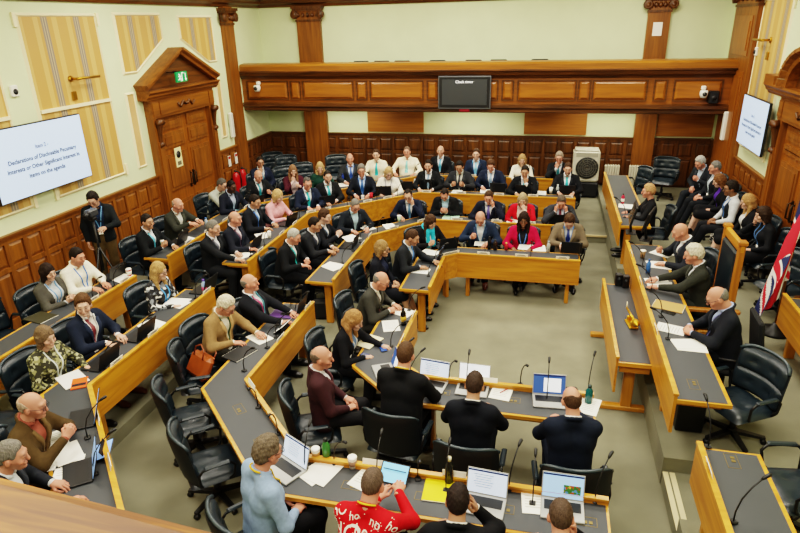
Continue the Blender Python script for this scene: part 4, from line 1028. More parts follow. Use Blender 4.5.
 (-5.001,10.169,105,0.16,'blonde woman in pale pink blouse typing','in third ring left',{'sex': 'f', 'lean': 12, 'pitch': 20, 'hair': ('bob', (0.5, 0.32, 0.15)), 'top': 'shirt', 'collar': 1, 'sh': '#d99a9e', 'rh': 'type', 'lh': 'type', 'skin': (0.66, 0.42, 0.33), 's': 0.97}),
 (-4.635,11.023,140,0.16,'greying man in royal blue suit with turquoise tie','at third ring corner',{'lean': 8, 'pitch': 16, 'hair': ('recede', (0.13, 0.115, 0.1)), 'jk': '#152343', 'sh': '#dfe6ea', 'tie': '#2ab5b5', 'rh': 'type', 'lh': 'type', 'glasses': 1, 'skin': (0.62, 0.3, 0.22), 's': 1.0}),
 (-4.372,11.544,145,0.16,'bearded bald man in black suit with turquoise tie','at third ring corner',{'lean': 4, 'pitch': 6, 'hair': ('buzz', (0.025, 0.018, 0.014)), 'beard': (0.025, 0.018, 0.014), 'jk': '#17181b', 'sh': '#dfe6ea', 'tie': '#29a3a6', 'rh': 'desk', 'lh': 'clasp', 'skin': (0.6, 0.35, 0.26), 's': 1.0}),
 (-3.804,12.168,165,0.16,'grey haired man in navy suit with blue striped tie','in third ring back row',{'lean': 4, 'pitch': 6, 'hair': ('full', (0.26, 0.24, 0.21)), 'jk': '#161d30', 'sh': '#bcd0e6', 'tie': '#2e5a94', 'lanyard': '#3d6fb5', 'rh': 'desk', 'lh': 'desk', 'glasses': 1, 'skin': (0.62, 0.3, 0.22), 's': 1.0}),
 (-3.273,12.383,170,0.16,'fair haired woman in cream cardigan','in third ring back row',{'sex': 'f', 'lean': 4, 'pitch': 20, 'yaw': 14, 'hair': ('bob', (0.5, 0.32, 0.15)), 'top': 'open', 'jk': '#e6dfce', 'sh': '#d6d0c6', 'rh': 'desk', 'lh': 'desk', 'lanyard': '#59616e', 'glasses': 1, 'skin': (0.66, 0.42, 0.33), 's': 0.95}),
 (-2.470,12.821,180,0.16,'bearded man in black suit with grey tie','in third ring back row',{'lean': 4, 'pitch': 6, 'hair': ('short', (0.025, 0.018, 0.014)), 'beard': (0.025, 0.018, 0.014), 'jk': '#15171a', 'sh': '#dde0e4', 'tie': '#7d97ad', 'rh': 'desk', 'lh': 'desk', 'skin': (0.6, 0.35, 0.26), 's': 1.0}),
 (-1.800,12.927,180,0.16,'man in dark grey suit holding a sheet','in third ring back row',{'lean': 6, 'pitch': 22, 'hair': ('short', (0.025, 0.018, 0.014)), 'jk': '#282a2e', 'sh': '#c6c8bc', 'tie': '#3b3b3f', 'rh': 'paper', 'lh': 'paper', 'stubble': 0.5, 'skin': (0.47, 0.26, 0.17), 's': 1.0}),
 (-1.144,13.177,182,0.16,'brown haired man in blue suit with silver tie','in third ring back row',{'lean': 10, 'pitch': 22, 'hair': ('full', (0.1, 0.05, 0.025)), 'jk': '#182748', 'sh': '#e4e6e8', 'tie': '#86a2bb', 'rh': 'desk', 'lh': 'desk', 'skin': (0.62, 0.3, 0.22), 'w': 1.04, 's': 1.0}),
 (-0.410,12.743,180,0.16,'dark haired man in black suit, fist at mouth','in third ring back row',{'lean': 14, 'pitch': 14, 'hair': ('short', (0.025, 0.018, 0.014)), 'jk': '#15171b', 'sh': '#e0e2e4', 'tie': '#2f9aa0', 'lh': 'chin', 'rh': 'desk', 'skin': (0.47, 0.26, 0.17), 's': 1.0}),
 (0.454,12.951,182,0.16,'bearded man in black suit with aqua tie','at right end of third ring',{'lean': 5, 'pitch': 12, 'hair': ('short', (0.075, 0.04, 0.022)), 'beard': (0.09, 0.05, 0.03), 'jk': '#16181c', 'sh': '#e0e2e4', 'tie': '#2ab5b5', 'rh': 'desk', 'lh': 'desk', 'skin': (0.6, 0.35, 0.26), 's': 1.0}),
 (-6.286,8.139,90,0.16,'dark haired man in black suit with aqua tie','at outer ring end by the doors',{'lean': 4, 'pitch': 4, 'yaw': -14, 'hair': ('short', (0.025, 0.018, 0.014)), 'jk': '#15191f', 'sh': '#dfe4e8', 'tie': '#5cb7cc', 'rh': 'phone', 'lh': 'desk', 'stubble': 0.4, 'skin': (0.47, 0.26, 0.17), 's': 1.0}),
 (-6.520,9.225,100,0.16,'bald man in dark green jacket reaching sideways','at outer ring before the doors',{'lean': 14, 'pitch': 14, 'hair': ('fringe', (0.35, 0.27, 0.2)), 'jk': '#30322c', 'sh': '#cfd0c8', 'rh': 'reach', 'lh': 'reach', 'skin': (0.62, 0.3, 0.22), 'big': 0.03, 's': 1.0}),
 (-6.589,10.822,95,0.16,'man in pale grey sweater leaning to his neighbour','in outer ring',{'lean': 22, 'pitch': 20, 'twist': -12, 'hair': ('short', (0.13, 0.115, 0.1)), 'top': 'shirt', 'sh': '#a9aea2', 'rh': 'reach', 'lh': 'reach', 'glasses': 1, 'skin': (0.6, 0.35, 0.26), 's': 1.0}),
 (-6.117,10.547,110,0.16,'dark skinned man in navy jacket and striped shirt','in outer ring beside grey sweater',{'lean': 10, 'pitch': 16, 'hair': ('buzz', (0.012, 0.009, 0.008)), 'jk': '#171f33', 'sh': '#aab4c8', 'rh': 'desk', 'lh': 'desk', 'skin': (0.085, 0.042, 0.028), 's': 1.0}),
 (-5.948,11.519,130,0.16,'balding man in black suit holding a white paper','at outer ring corner',{'lean': 8, 'pitch': 20, 'hair': ('fringe', (0.26, 0.24, 0.21)), 'jk': '#17191c', 'sh': '#d2d6d8', 'tie': '#2b8b96', 'rh': 'desk', 'lh': 'paper', 'skin': (0.62, 0.3, 0.22), 's': 1.0}),
 (-6.383,12.622,140,0.16,'man in navy suit with fist at chin','behind outer ring near the pilaster',{'lean': 2, 'pitch': 4, 'hair': ('short', (0.025, 0.018, 0.014)), 'jk': '#162242', 'sh': '#d2d6d8', 'tie': '#3f95b0', 'rh': 'chin', 'lh': 'lap', 'glasses': 1, 'skin': (0.47, 0.26, 0.17), 's': 1.0}),
 (-5.432,12.239,145,0.16,'woman in maroon jacket clasping hands at her chin','in outer ring',{'sex': 'f', 'lean': 6, 'pitch': 8, 'hair': ('long', (0.24, 0.13, 0.07)), 'top': 'open', 'jk': '#431a26', 'sh': '#cdb6b4', 'rh': 'chin', 'lh': 'clasphi', 'skin': (0.66, 0.42, 0.33), 's': 0.95}),
 (-4.916,12.576,140,0.16,'blonde woman in dark green top and headset','in outer ring',{'sex': 'f', 'lean': 4, 'pitch': 8, 'yaw': -20, 'hair': ('long', (0.5, 0.32, 0.15)), 'top': 'shirt', 'sh': '#15382f', 'rh': 'lap', 'lh': 'desk', 'skin': (0.66, 0.42, 0.33), 's': 0.95}),
 (-4.404,13.228,160,0.16,'bald man in grey suit with blue lanyard','in outer ring back row',{'lean': 0, 'pitch': 0, 'hair': ('fringe', (0.26, 0.24, 0.21)), 'jk': '#2a2d30', 'sh': '#ccd8e4', 'tie': '#33569c', 'lanyard': '#3a6cc0', 'rh': 'desk', 'lh': 'lap', 'skin': (0.62, 0.3, 0.22), 's': 1.0}),
 (-3.919,13.777,172,0.16,'young man in short sleeved white shirt, turquoise tie','in outer ring back row',{'lean': 2, 'pitch': 4, 'hair': ('short', (0.075, 0.04, 0.022)), 'top': 'tee', 'sh': '#e9dfc3', 'tie': '#2ab5b5', 'collar': 1, 'rh': 'desk', 'lh': 'desk', 'skin': (0.66, 0.42, 0.33), 's': 1.0}),
 (-3.262,14.174,178,0.16,'balding man in white shirt with pale aqua tie','in outer ring back row',{'lean': 0, 'pitch': 2, 'hair': ('buzz', (0.2, 0.13, 0.09)), 'top': 'shirt', 'sh': '#ece2c8', 'tie': '#7fc4bc', 'collar': 1, 'rh': 'wide', 'lh': 'wide', 'skin': (0.62, 0.3, 0.22), 'big': 0.04, 'w': 1.08, 's': 1.0}),
 (-2.480,14.350,180,0.16,'bald man in black suit with light blue tie','in outer ring back row',{'lean': -2, 'pitch': 0, 'hair': ('fringe', (0.2, 0.15, 0.12)), 'jk': '#15171b', 'sh': '#d6dadd', 'tie': '#5aa7c4', 'rh': 'lap', 'lh': 'lap', 'skin': (0.6, 0.35, 0.26), 's': 1.0}),
 (-1.590,14.087,180,0.16,'young man in blue suit with pale blue tie','in outer ring back row',{'lean': 0, 'pitch': 4, 'hair': ('short', (0.075, 0.04, 0.022)), 'jk': '#1a2b4e', 'sh': '#d6dadd', 'tie': '#86c0d4', 'lanyard': '#56a4d8', 'rh': 'lap', 'lh': 'lap', 'skin': (0.66, 0.42, 0.33), 's': 1.0}),
 (-0.533,13.973,178,0.16,'blonde woman in cream top behind black laptop','in outer ring back row',{'sex': 'f', 'lean': 4, 'pitch': 10, 'hair': ('bob', (0.4, 0.24, 0.11)), 'top': 'shirt', 'sh': '#e4dcc8', 'rh': 'type', 'lh': 'type', 'skin': (0.66, 0.42, 0.33), 's': 0.95}),
 (0.289,13.998,185,0.16,'grey haired man in black suit, hand at chin','at right end of outer ring',{'lean': 4, 'pitch': 10, 'hair': ('full', (0.33, 0.26, 0.2)), 'jk': '#17191d', 'sh': '#ccd0d2', 'tie': '#3a97a4', 'rh': 'chin', 'lh': 'desk', 'glasses': 1, 'skin': (0.62, 0.3, 0.22), 's': 1.0}),
 (-4.972,6.424,92,0.16,'woman with glasses in black and white floral top','in third ring near aisle',{'sex': 'f', 'lean': 6, 'pitch': 10, 'hair': ('long', (0.42, 0.26, 0.11)), 'top': 'shirt', 'sh': 'FLORAL', 'lanyard': '#4c9fe0', 'rh': 'desk', 'lh': 'lap', 'glasses': 1, 'skin': (0.66, 0.42, 0.33), 's': 0.95}),
 (-5.155,5.244,92,0.16,'smiling young man in navy blazer, head turned','in third ring near left',{'lean': 10, 'pitch': 6, 'yaw': -50, 'hair': ('full', (0.14, 0.07, 0.03)), 'jk': '#172440', 'sh': '#dcd6d0', 'tie': '#7a3038', 'lanyard': '#d8d8d8', 'rh': 'type', 'lh': 'type', 'skin': (0.66, 0.42, 0.33), 'w': 1.04, 's': 1.0}),
 (-5.049,4.565,88,0.16,'woman in olive spotted blouse with white lanyard','in third ring near left',{'sex': 'f', 'lean': 4, 'pitch': 8, 'yaw': -12, 'hair': ('bob', (0.2, 0.13, 0.075)), 'top': 'shirt', 'sh': 'OLIVE', 'lanyard': '#d4dcd8', 'rh': 'lap', 'lh': 'desk', 'skin': (0.66, 0.42, 0.33), 'big': 0.02, 's': 0.95}),
 (-4.211,3.375,70,0.16,'bald man in brown jacket clasping his hands','at lower left desk',{'lean': 10, 'pitch': 12, 'hair': ('fringe', (0.4, 0.3, 0.22)), 'jk': '#4a3a22', 'sh': '#8a4a3c', 'rh': 'clasphi', 'lh': 'clasphi', 'glasses': 1, 'skin': (0.62, 0.3, 0.22), 's': 1.0}),
 (-3.920,2.760,60,0.16,'grey haired man glimpsed above the wooden rail','at lower left corner',{'lean': 16, 'pitch': 12, 'hair': ('short', (0.26, 0.24, 0.21)), 'jk': '#22252c', 'sh': '#cdd2d6', 'rh': 'far', 'lh': 'desk', 'skin': (0.62, 0.3, 0.22), 's': 1.0}),
 (-6.364,6.108,90,0.16,'woman with dark bob in grey jacket with phone','by left wall',{'sex': 'f', 'lean': 0, 'pitch': 10, 'yaw': -10, 'hair': ('bob', (0.03, 0.018, 0.014)), 'top': 'open', 'jk': '#4c4a44', 'sh': '#b9c0c4', 'rh': 'phone', 'lh': 'phone', 'lanyard': '#5b8dbb', 'skin': (0.66, 0.42, 0.33), 's': 0.95}),
 (-6.387,6.593,95,0.16,'dark haired man in white shirt with blue lanyard','by left wall at laptop',{'lean': 8, 'pitch': 16, 'hair': ('short', (0.025, 0.018, 0.014)), 'top': 'shirt', 'sh': '#e9e2cf', 'lanyard': '#3a76c0', 'rh': 'type', 'lh': 'type', 'collar': 1, 'skin': (0.62, 0.3, 0.22), 'big': 0.03, 'stubble': 0.4, 's': 1.0}),
 (-7.140,8.182,150,0.16,'standing cameraman in dark jacket and brown trousers','beside the tripod by left wall',{'stand': True, 's': 1.0, 'lean': 4, 'pitch': 26, 'yaw': -10, 'hair': ('full', (0.025, 0.018, 0.014)), 'top': 'open', 'jk': '#1b2127', 'sh': '#1c2a44', 'lanyard': '#5f8fb5', 'rh': 'side', 'lh': ((-0.12, 0.36, 1.17), (0.1, 0.9, 0.2), (-0.5, 0, 0.8), 'rest'), 'glasses': 1, 'bot': '#5a4a2f', 'skin': (0.6, 0.35, 0.26)}),
 (1.807,10.820,270,0.32,'short haired blonde woman in black top','at far dais desk',{'sex': 'f', 'lean': 2, 'pitch': 6, 'hair': ('full', (0.48, 0.27, 0.13)), 'top': 'shirt', 'sh': '#131418', 'rh': 'desk', 'lh': 'desk', 'skin': (0.62, 0.3, 0.22), 's': 0.95}),
 (2.044,8.596,262,0.32,'bald man in dark suit reading white sheets','on the dais',{'lean': 10, 'pitch': 28, 'hair': ('bald', (0.3, 0.2, 0.15)), 'jk': '#22252d', 'sh': '#dcdcda', 'tie': '#3a3346', 'rh': 'paper', 'lh': 'desk', 'skin': (0.62, 0.3, 0.22), 's': 1.0}),
 (2.017,7.625,275,0.32,'white haired man in charcoal suit on the dais','before the tall throne chair',{'lean': 10, 'pitch': 16, 'hair': ('full', (0.66, 0.6, 0.47)), 'jk': '#2f312c', 'sh': '#d4d8dc', 'tie': '#3a5a7c', 'rh': 'far', 'lh': 'far', 'skin': (0.62, 0.3, 0.22), 's': 1.0}),
 (2.024,6.394,272,0.32,'bald man with black glasses in dark suit','on the dais, nearest of the officials',{'lean': 8, 'pitch': 34, 'hair': ('fringe', (0.26, 0.24, 0.21)), 'jk': '#1d2230', 'sh': '#9fb0d0', 'tie': '#4a4a86', 'rh': 'clasp', 'lh': 'clasp', 'glasses': 1, 'skin': (0.62, 0.3, 0.22), 'big': 0.04, 's': 1.0}),
 (3.230,13.330,235,0.32,'white haired man in dark suit holding papers','seated by right wall',{'lean': 16, 'pitch': 28, 'hair': ('full', (0.6, 0.57, 0.51)), 'jk': '#22262c', 'sh': '#aebccb', 'rh': 'lap', 'lh': 'paper', 'legs': 'fwd', 'skin': (0.62, 0.3, 0.22), 's': 1.0}),
 (3.237,12.571,262,0.32,'grey haired man in black suit with pale lanyard','seated by right wall',{'lean': 2, 'pitch': 10, 'hair': ('short', (0.26, 0.24, 0.21)), 'jk': '#1a1d22', 'sh': '#ccd2d8', 'lanyard': '#b8c4cc', 'rh': 'lap', 'lh': 'lap', 'legs': 'fwd', 'skin': (0.62, 0.3, 0.22), 's': 1.0}),
 (3.242,11.850,270,0.32,'auburn haired woman in purple top','seated by right wall',{'sex': 'f', 'lean': 8, 'pitch': 24, 'hair': ('bob', (0.2, 0.09, 0.035)), 'top': 'open', 'jk': '#17181c', 'sh': '#4a2a86', 'rh': 'lap', 'lh': 'lap', 'bottom': 'skirt', 'legs': 'cross', 'skin': (0.66, 0.42, 0.33), 's': 0.95}),
 (3.158,10.967,272,0.32,'man with glasses in white shirt and dark waistcoat','seated by right wall',{'lean': 4, 'pitch': 10, 'hair': ('full', (0.025, 0.018, 0.014)), 'top': 'shirt', 'sh': '#c3c6c8', 'vest': '#1b2028', 'lanyard': '#4a78b8', 'rh': 'lap', 'lh': 'lap', 'glasses': 1, 'legs': 'fwd', 'skin': (0.25, 0.13, 0.075), 's': 1.0}),
 (3.289,10.420,270,0.32,'woman with long light hair in black jacket','seated by right wall',{'sex': 'f', 'lean': 4, 'pitch': 14, 'hair': ('long', (0.42, 0.24, 0.1)), 'top': 'open', 'jk': '#17181c', 'sh': '#c8c8c4', 'rh': 'lap', 'lh': 'lap', 'bottom': 'skirt', 'legs': 'cross', 'skin': (0.66, 0.42, 0.33), 's': 0.95}),
 (3.357,9.735,268,0.32,'dark haired woman in black, hand on cheek','seated by right wall',{'sex': 'f', 'lean': 8, 'pitch': 14, 'hair': ('bob', (0.05, 0.03, 0.02)), 'top': 'shirt', 'sh': '#15171c', 'lanyard': '#4d76a8', 'lh': 'lap', 'rh': 'cheek', 'bottom': 'skirt', 'skin': (0.66, 0.42, 0.33), 's': 0.95}),
]
OFFICE = 66
THRONE = 65
WALLSEAT = {67, 68, 69, 70, 71, 72}
# ------------------------------------------------------------------ people
SKIN = attrmat('skin', .5)
def cloth(c, kind='wool'):
    if c == 'FLORAL': return pattern('floral_cloth', '#15161c', ['#d8d8d4', '#3c4048', '#7a7f86'], 26)
    r_, g_, b_ = [int(c[i:i+2],16) for i in (1,3,5)] if c[0] == '#' else (0,0,0)
    if kind == 'wool' and b_ > 1.35*r_ and b_ < 120:
        m_ = (r_+g_+b_)/3; c = '#%02x%02x%02x' % tuple(int((v*.62+m_*.38)*.92) for v in (r_,g_,b_))
    if c == 'OLIVE': return pattern('spotted_olive_cloth', '#2c2b1c', ['#8c8a5c', '#55532f', '#a8a684'], 40)
    return mat(kind+'_'+c.lstrip('#'), c, .85 if kind == 'wool' else .75, .10, 30, bump=.04, bscale=300, spec=.2)
def lighter(c):
    v = [min(255, int(int(c[i:i+2],16)*1.22+9)) for i in (1,3,5)]; return '#%02x%02x%02x' % tuple(v)
def hairmat(c):
    g_ = max(c) > .12 and max(c)-min(c) < .12; c = tuple(v*(.66 if g_ else .9 if max(c) > .2 else .8) for v in c)
    k = 'hair_'+'_'.join('%d' % round(v*1000) for v in c)
    if k in _mats: return _mats[k]
    m, nt, b = newmat(k); N, Lk = nt.nodes, nt.links
    tc = N.new('ShaderNodeTexCoord'); mp = N.new('ShaderNodeMapping'); mp.inputs['Scale'].default_value = (60,60,14); n = N.new('ShaderNodeTexNoise'); n.inputs['Scale'].default_value = 2.2; n.inputs['Detail'].default_value = 5
    Lk.new(tc.outputs['Object'], mp.inputs['Vector']); Lk.new(mp.outputs['Vector'], n.inputs['Vector'])
    r = N.new('ShaderNodeValToRGB'); e = r.color_ramp.elements; e[0].position = .3; e[1].position = .7
    e[0].color = (*[v*.55 for v in c], 1); e[1].color = (*[min(1, v*1.35) for v in c], 1)
    Lk.new(n.outputs['Fac'], r.inputs['Fac']); Lk.new(r.outputs['Color'], b.inputs['Base Color']); b.inputs['Roughness'].default_value = .6; b.inputs['Specular IOR Level'].default_value = .15
    bp = N.new('ShaderNodeBump'); bp.inputs['Strength'].default_value = .5; bp.inputs['Distance'].default_value = .006
    Lk.new(n.outputs['Fac'], bp.inputs['Height']); Lk.new(bp.outputs['Normal'], b.inputs['Normal'])
    _mats[k] = m; return m
M_shoe = mat('black_shoe_leather', '#131214', .3); M_brogue = mat('brown_shoe_leather', '#5a2a14', .35)
PERS = {}
def person(i, x, y, face, z0, short, where, k):
    k = dict(k); dist = math.hypot(x, y)
    near = dist < 6.2
    P = person_parts(k, .0125 if near else .015, .0065 if near else .0085, .0048 if near else .0062)
    r = tag(empty('person', (x, y, z0), -math.radians(face)), ' '.join((short+' '+where).split()[:16]), 'person', 'people at the meeting')
    V, Q, C = P.pop('body')
    link('body', npmesh('body', V, Q, True, C), r, SKIN)
    jk, sh = k.get('jk', '#222222'), k.get('sh', '#dddddd')
    for n, (v, q) in P.items():
        if len(v) == 0: continue
        m = {'jacket': lambda: cloth(jk), 'lapels': lambda: cloth(lighter(jk)), 'shirt': lambda: cloth(sh, 'cotton'), 'tie': lambda: mat('silk_'+k['tie'].lstrip('#'), k['tie'], .4, .1, 60),
             'lanyard': lambda: mat('ribbon_'+k['lanyard'].lstrip('#'), k['lanyard'], .6), 'badge': lambda: M_card, 'scarf': lambda: mat('scarf_'+k['scarf'].lstrip('#'), k['scarf'], .8, .2, 25),
             'trousers': lambda: cloth(k.get('bot', jk if k.get('top','suit') == 'suit' else '#1c1d22')), 'skirt': lambda: cloth(k.get('bot', '#17181c')),
             'shoe': lambda: M_brogue if i in SHOE_BROWN else M_shoe, 'shoe2': lambda: M_brogue if i in SHOE_BROWN else M_shoe, 'hair': lambda: hairmat(k['hair'][1]), 'beard': lambda: hairmat(k['beard']),
             'glasses': lambda: M_black}[n]()
        o = link({'shoe2':'shoe'}.get(n, n), npmesh(n, v, q, n not in ('tie','lanyard','badge','lapels')), r, m)
        PERS.setdefault(i, {})[n] = o
    if k.get('vest'):
        f = dict(k); f['top'] = 'suit'; f['rh'] = f['lh'] = 'lap'
        J = pose(k); F = Field(axis(-.36,.36,.016), axis(-.4,.4,.016), axis(.4,1.3,.016)); T = J['T']
        for sd in (1,-1):
            F.cone(T(sd*.075,0,-.02), T(sd*.06,0,.17), .127, .117, .05); F.cone(T(sd*.06,0,.17), T(sd*.085,.005,.36), .117, .127, .05); F.cone(T(sd*.085,0,.36), T(sd*.10,-.012,.445), .121, .08, .05)
        F.cone(T(0,.1,.42), T(0,.12,.56), .05, .09, .02, 's'); F.cone(T(0,-.005,.5), T(0,.02,.68), .075, .09, .012, 's')
        v, q = F.mesh(); link('waistcoat', npmesh('waistcoat', v, q), r, cloth(k['vest']))
    if k.get('neckl'):      # lanyard ribbon round the back of the collar
        J = pose(k); T = J['T']; mb = MB()
        mb.tube([T(.076*math.cos(a), -.006+.079*math.sin(a), .566-.03*math.sin(a)) for a in np.linspace(-.15*math.pi, -.85*math.pi, 12)], .0075, 6)
        for sd in (1,-1): mb.tube([T(sd*.07,-.045,.555), T(sd*.082,.03,.53), T(sd*.07,.11,.46), T(sd*.045,.135,.36)], .0065, 6)
        s = k.get('s', 1); mb.v = [tuple(np.array(q)*s) for q in mb.v]
        raw(mb, 'lanyard', mat('ribbon_'+k['neckl'].lstrip('#'), k['neckl'], .6), r)
    PERS.setdefault(i, {})['root'] = r
    return r
SHOE_BROWN = {0, 56}
NO_CHAIR = {THRONE, OFFICE}
for i, (x, y, face, z0, short, where, k) in enumerate(PEOPLE):
    person(i, x, y, face, z0, short, where, k)
    if not k.get('stand') and i not in NO_CHAIR:
        a_ = math.radians(face); b_ = .05 if k.get('lean',6) > 5 else .09
        chair(x-math.sin(a_)*b_, y-math.cos(a_)*b_, face, z0, 'navy swivel chair occupied by '+short, 'occupied swivel chairs')
# white lettering and dots printed on the red shirt, laid on its cloth
def print_shirt(i):
    from mathutils.bvhtree import BVHTree
    r = PERS[i]['root']; sh = PERS[i]['shirt']
    bv = BVHTree.FromPolygons([v.co for v in sh.data.vertices], [tuple(p.vertices) for p in sh.data.polygons])
    L = [('HO',.17,-.13,.94,6),('ho',.105,.0,.975,0),('no',.085,.09,1.045,-8),('HO',.17,.15,.90,8),('ho',.10,.02,.87,0),('HO',.13,-.12,.83,-6),('ho',.07,-.07,1.055,8),('HO',.09,-.20,1.06,25),('ho',.08,.215,1.03,-35),('ho',.08,-.21,.80,0),('HO',.12,.05,.73,0)]
    M_w = mat('white_print', '#efe6dc', .8)
    for t, sz, x0, z0, rot in L:
        me = text_mesh(t, sz, res=3)
        bm = bmesh.new(); bm.from_mesh(me)
        bmesh.ops.triangulate(bm, faces=bm.faces[:])
        for _ in range(2): bmesh.ops.subdivide_edges(bm, edges=[e for e in bm.edges if e.calc_length() > .02], cuts=1); bmesh.ops.triangulate(bm, faces=bm.faces[:])
        c, s = math.cos(math.radians(rot)), math.sin(math.radians(rot)); ok = True
        for v in bm.verts:
            x, z = x0+c*v.co.x-s*v.co.y, z0+s*v.co.x+c*v.co.y
            h = bv.ray_cast(Vector((x, -1.0, z)), Vector((0,1,0)))
            if h[0] is None: ok = False; continue
            v.co = h[0]+Vector((0,-.003,.0))
        if not ok: bmesh.ops.delete(bm, geom=[v for v in bm.verts if v.co.y > -.001 and abs(v.co.z) < .3], context='VERTS')
        bm.to_mesh(me); bm.free()
        link('shirt_lettering', me, sh, M_w)
    random.seed(3); d = MB()
    for _ in range(260):
        x, z = random.uniform(-.28,.28), random.uniform(.5,1.08); h = bv.ray_cast(Vector((x,-1,z)), Vector((0,1,0)))
        if h[0] is not None: d.box(np.array(h[0])+np.array((0,-.002,0)), (.006,.003,.006))
    raw(d, 'printed_snowflakes', M_w, sh)['kind'] = 'stuff'
print_shirt(13)

# ------------------------------------------------------------------ wall fittings, screens
def emat(name, col, strength):
    return mat(name, col, .6, emit=strength)
M_scr = emat('lit_screen', '#bcd6fb', .72); M_ink = mat('screen_lettering', '#1c2350', .8)
M_bez = mat('screen_bezel', '#16171a', .4)
def screen(label, X, y0, y1, z0, z1, sg, tilt=0):
    """flat screen on a side wall; sg = +1 faces +X"""
    r = tag(empty('wall_screen', (X,(y0+y1)/2,z0)), label, 'screen')
    w, h = y1-y0, z1-z0; cy, cz = (y0+y1)/2, (z0+z1)/2
    MB().cbox((X-sg*.03,cy,cz), (.05,w+.03,h+.03), .008).build('bezel', M_bez, r)
    MB().lohi((X-sg*.004-.002,y0,z0),(X-sg*.004+.002,y1,z1)).build('display', M_scr, r)
    MB().lohi((min(X-sg*.05,X-sg*.16),cy-.15,cz-.15),(max(X-sg*.05,X-sg*.16),cy+.15,cz+.15)).build('wall_bracket', M_black, r)
    lines = [('Item 2 -',.075,.20,0),('Declarations of Disclosable Pecuniary',.082,.055,1),('Interests or Other Significant Interest in',.082,-.065,1),('items on the agenda',.082,-.185,1)]
    for t, s, dz, b in lines:
        k = w/1.8
        me = text_mesh(t, s*k*1.06, bold=.0015); o = link('slide_text', me, r, M_ink if b else mat('screen_lettering_grey', '#6f7897', .8))
        o.location = (sg*.002, sg*.02, h/2+dz*k-.03); o.rotation_euler = (math.pi/2, 0, sg*math.pi/2)
    return r
r = screen('large lit screen on the left wall showing agenda item text', -7.42, 6.72, 8.55, 2.03, 3.03, 1)
r = screen('lit screen on the right wall showing agenda item text', 3.68, 11.9, 13.42, 1.93, 2.83, -1)
r = tag(empty('wall_screen', (-1.94,14.4,2.4)), 'dark screen with small white heading on the front of the gallery', 'screen')
MB().cbox((-1.94,14.44,2.745), (1.22,.07,.74), .01).build('bezel', mat('silver_bezel', '#55575a', .4), r)
MB().lohi((-2.525,14.40,2.41),(-1.355,14.41,3.09)).build('inner_bezel', M_bez, r)
MB().lohi((-2.46,14.394,2.47),(-1.42,14.399,3.04)).build('display', mat('dark_display', '#3a3d40', .3), r)
o = link('slide_text', text_mesh('Clock timer', .085), r, emat('white_heading', '#ffffff', 1.)); o.location = (0,-.012,.585); o.rotation_euler = (math.pi/2,0,0)
MB().lohi((-2.05,14.42,2.32),(-1.82,14.47,2.385)).build('indicator_unit', mat('red_unit', '#8c1526', .4), r)
# exit sign, door notice, sensors, rods
r = tag(empty('exit_sign', (-7.22,11.45,3.28)), 'green running man exit sign hung in the door pediment', 'sign')
MB().lohi((-7.24,11.18,3.26),(-7.21,11.72,3.52)).build('face_plate', emat('exit_green', '#0f8a4a', .3), r)
f = MB(); f.tube([(-7.2,11.30,3.45),(-7.2,11.31,3.46)], .024, 8); f.tube([(-7.2,11.32,3.43),(-7.2,11.33,3.37)], .02, 6); f.tube([(-7.2,11.33,3.37),(-7.2,11.38,3.33),(-7.2,11.37,3.28)], .014, 6); f.tube([(-7.2,11.33,3.37),(-7.2,11.29,3.33),(-7.2,11.25,3.32)], .014, 6); f.tube([(-7.2,11.26,3.40),(-7.2,11.32,3.42),(-7.2,11.38,3.40)], .01, 6)
f.lohi((-7.208,11.43,3.28),(-7.2,11.455,3.5)); f.lohi((-7.208,11.455,3.475),(-7.2,11.53,3.5)); f.lohi((-7.208,11.60,3.30),(-7.2,11.625,3.48)); f.add([(-7.2,11.57,3.34),(-7.2,11.655,3.34),(-7.2,11.612,3.27)], [(0,1,2)])
f.build('running_man_symbol', emat('exit_white', '#f2f6ea', .5), r)
for s in (-.15,.15): MB().lohi((-7.6,11.45+s-.01,3.5),(-7.22,11.45+s+.01,3.52)).build('bracket', M_black, r)
r.location.y -= .13; r.location.z += .02; r.scale = (1,.72,.75)
r = tag(empty('door_notice', (XL+.1,11.2,1.5)), 'pale notice with black circle on the left leaf of the door', 'notice')
MB().lohi((XL+.1,11.08,1.58),(XL+.112,11.31,1.98)).build('plate', mat('notice_cream', '#e9dfa8', .6), r)
MB().lathe([(0,0),(.075,0),(.075,.006),(0,.006)], (XL+.112,11.195,1.84), 16, Ry(math.pi/2)).build('round_mark', M_black, r)
MB().lohi((XL+.112,11.13,1.62),(XL+.116,11.26,1.70)).build('caption_block', mat('notice_grey', '#6a6450', .7), r)
def sensor(x, y, z, R, label):
    r = tag(empty('wall_sensor', (x,y,z)), label, 'sensor')
    MB().cbox((x,y,z), (.05,.13,.16), .012).build('housing', M_white, r); MB().lathe([(0,.0),(.045,.01),(.04,.035),(0,.05)], (x,y,z-.01), 12, R).build('lens', M_black, r)
sensor(XL+.02, 7.56, 3.50, Ry(math.pi/2), 'small white wall sensor with black lens, left of the tall striped panel')
sensor(XR-.02, 13.72, 3.6, Ry(-math.pi/2), 'small white wall sensor with black lens beside the right wall pilaster')
def rod(x, y, z, sg, label):
    r = tag(empty('brass_bracket', (x,y,z)), label, 'bracket')
    MB().tube([(x,y,z),(x+sg*.16,y,z),(x+sg*.16,y+.02,z),(x+sg*.16,y+.5,z)], .022, 8).build('arm', M_brass, r)
    MB().lathe([(0,0),(.05,0),(.05,.02),(0,.025)], (x,y,z), 12, Ry(sg*math.pi/2)).build('rosette', M_brass, r)
    MB().cbox((x+sg*.015,y,z-.27), (.03,.10,.14), .01).build('key_plate', M_brass, r)
rod(XL+.012, 8.72, 3.57, 1, 'brass arm bracket on the tall striped panel of left wall')
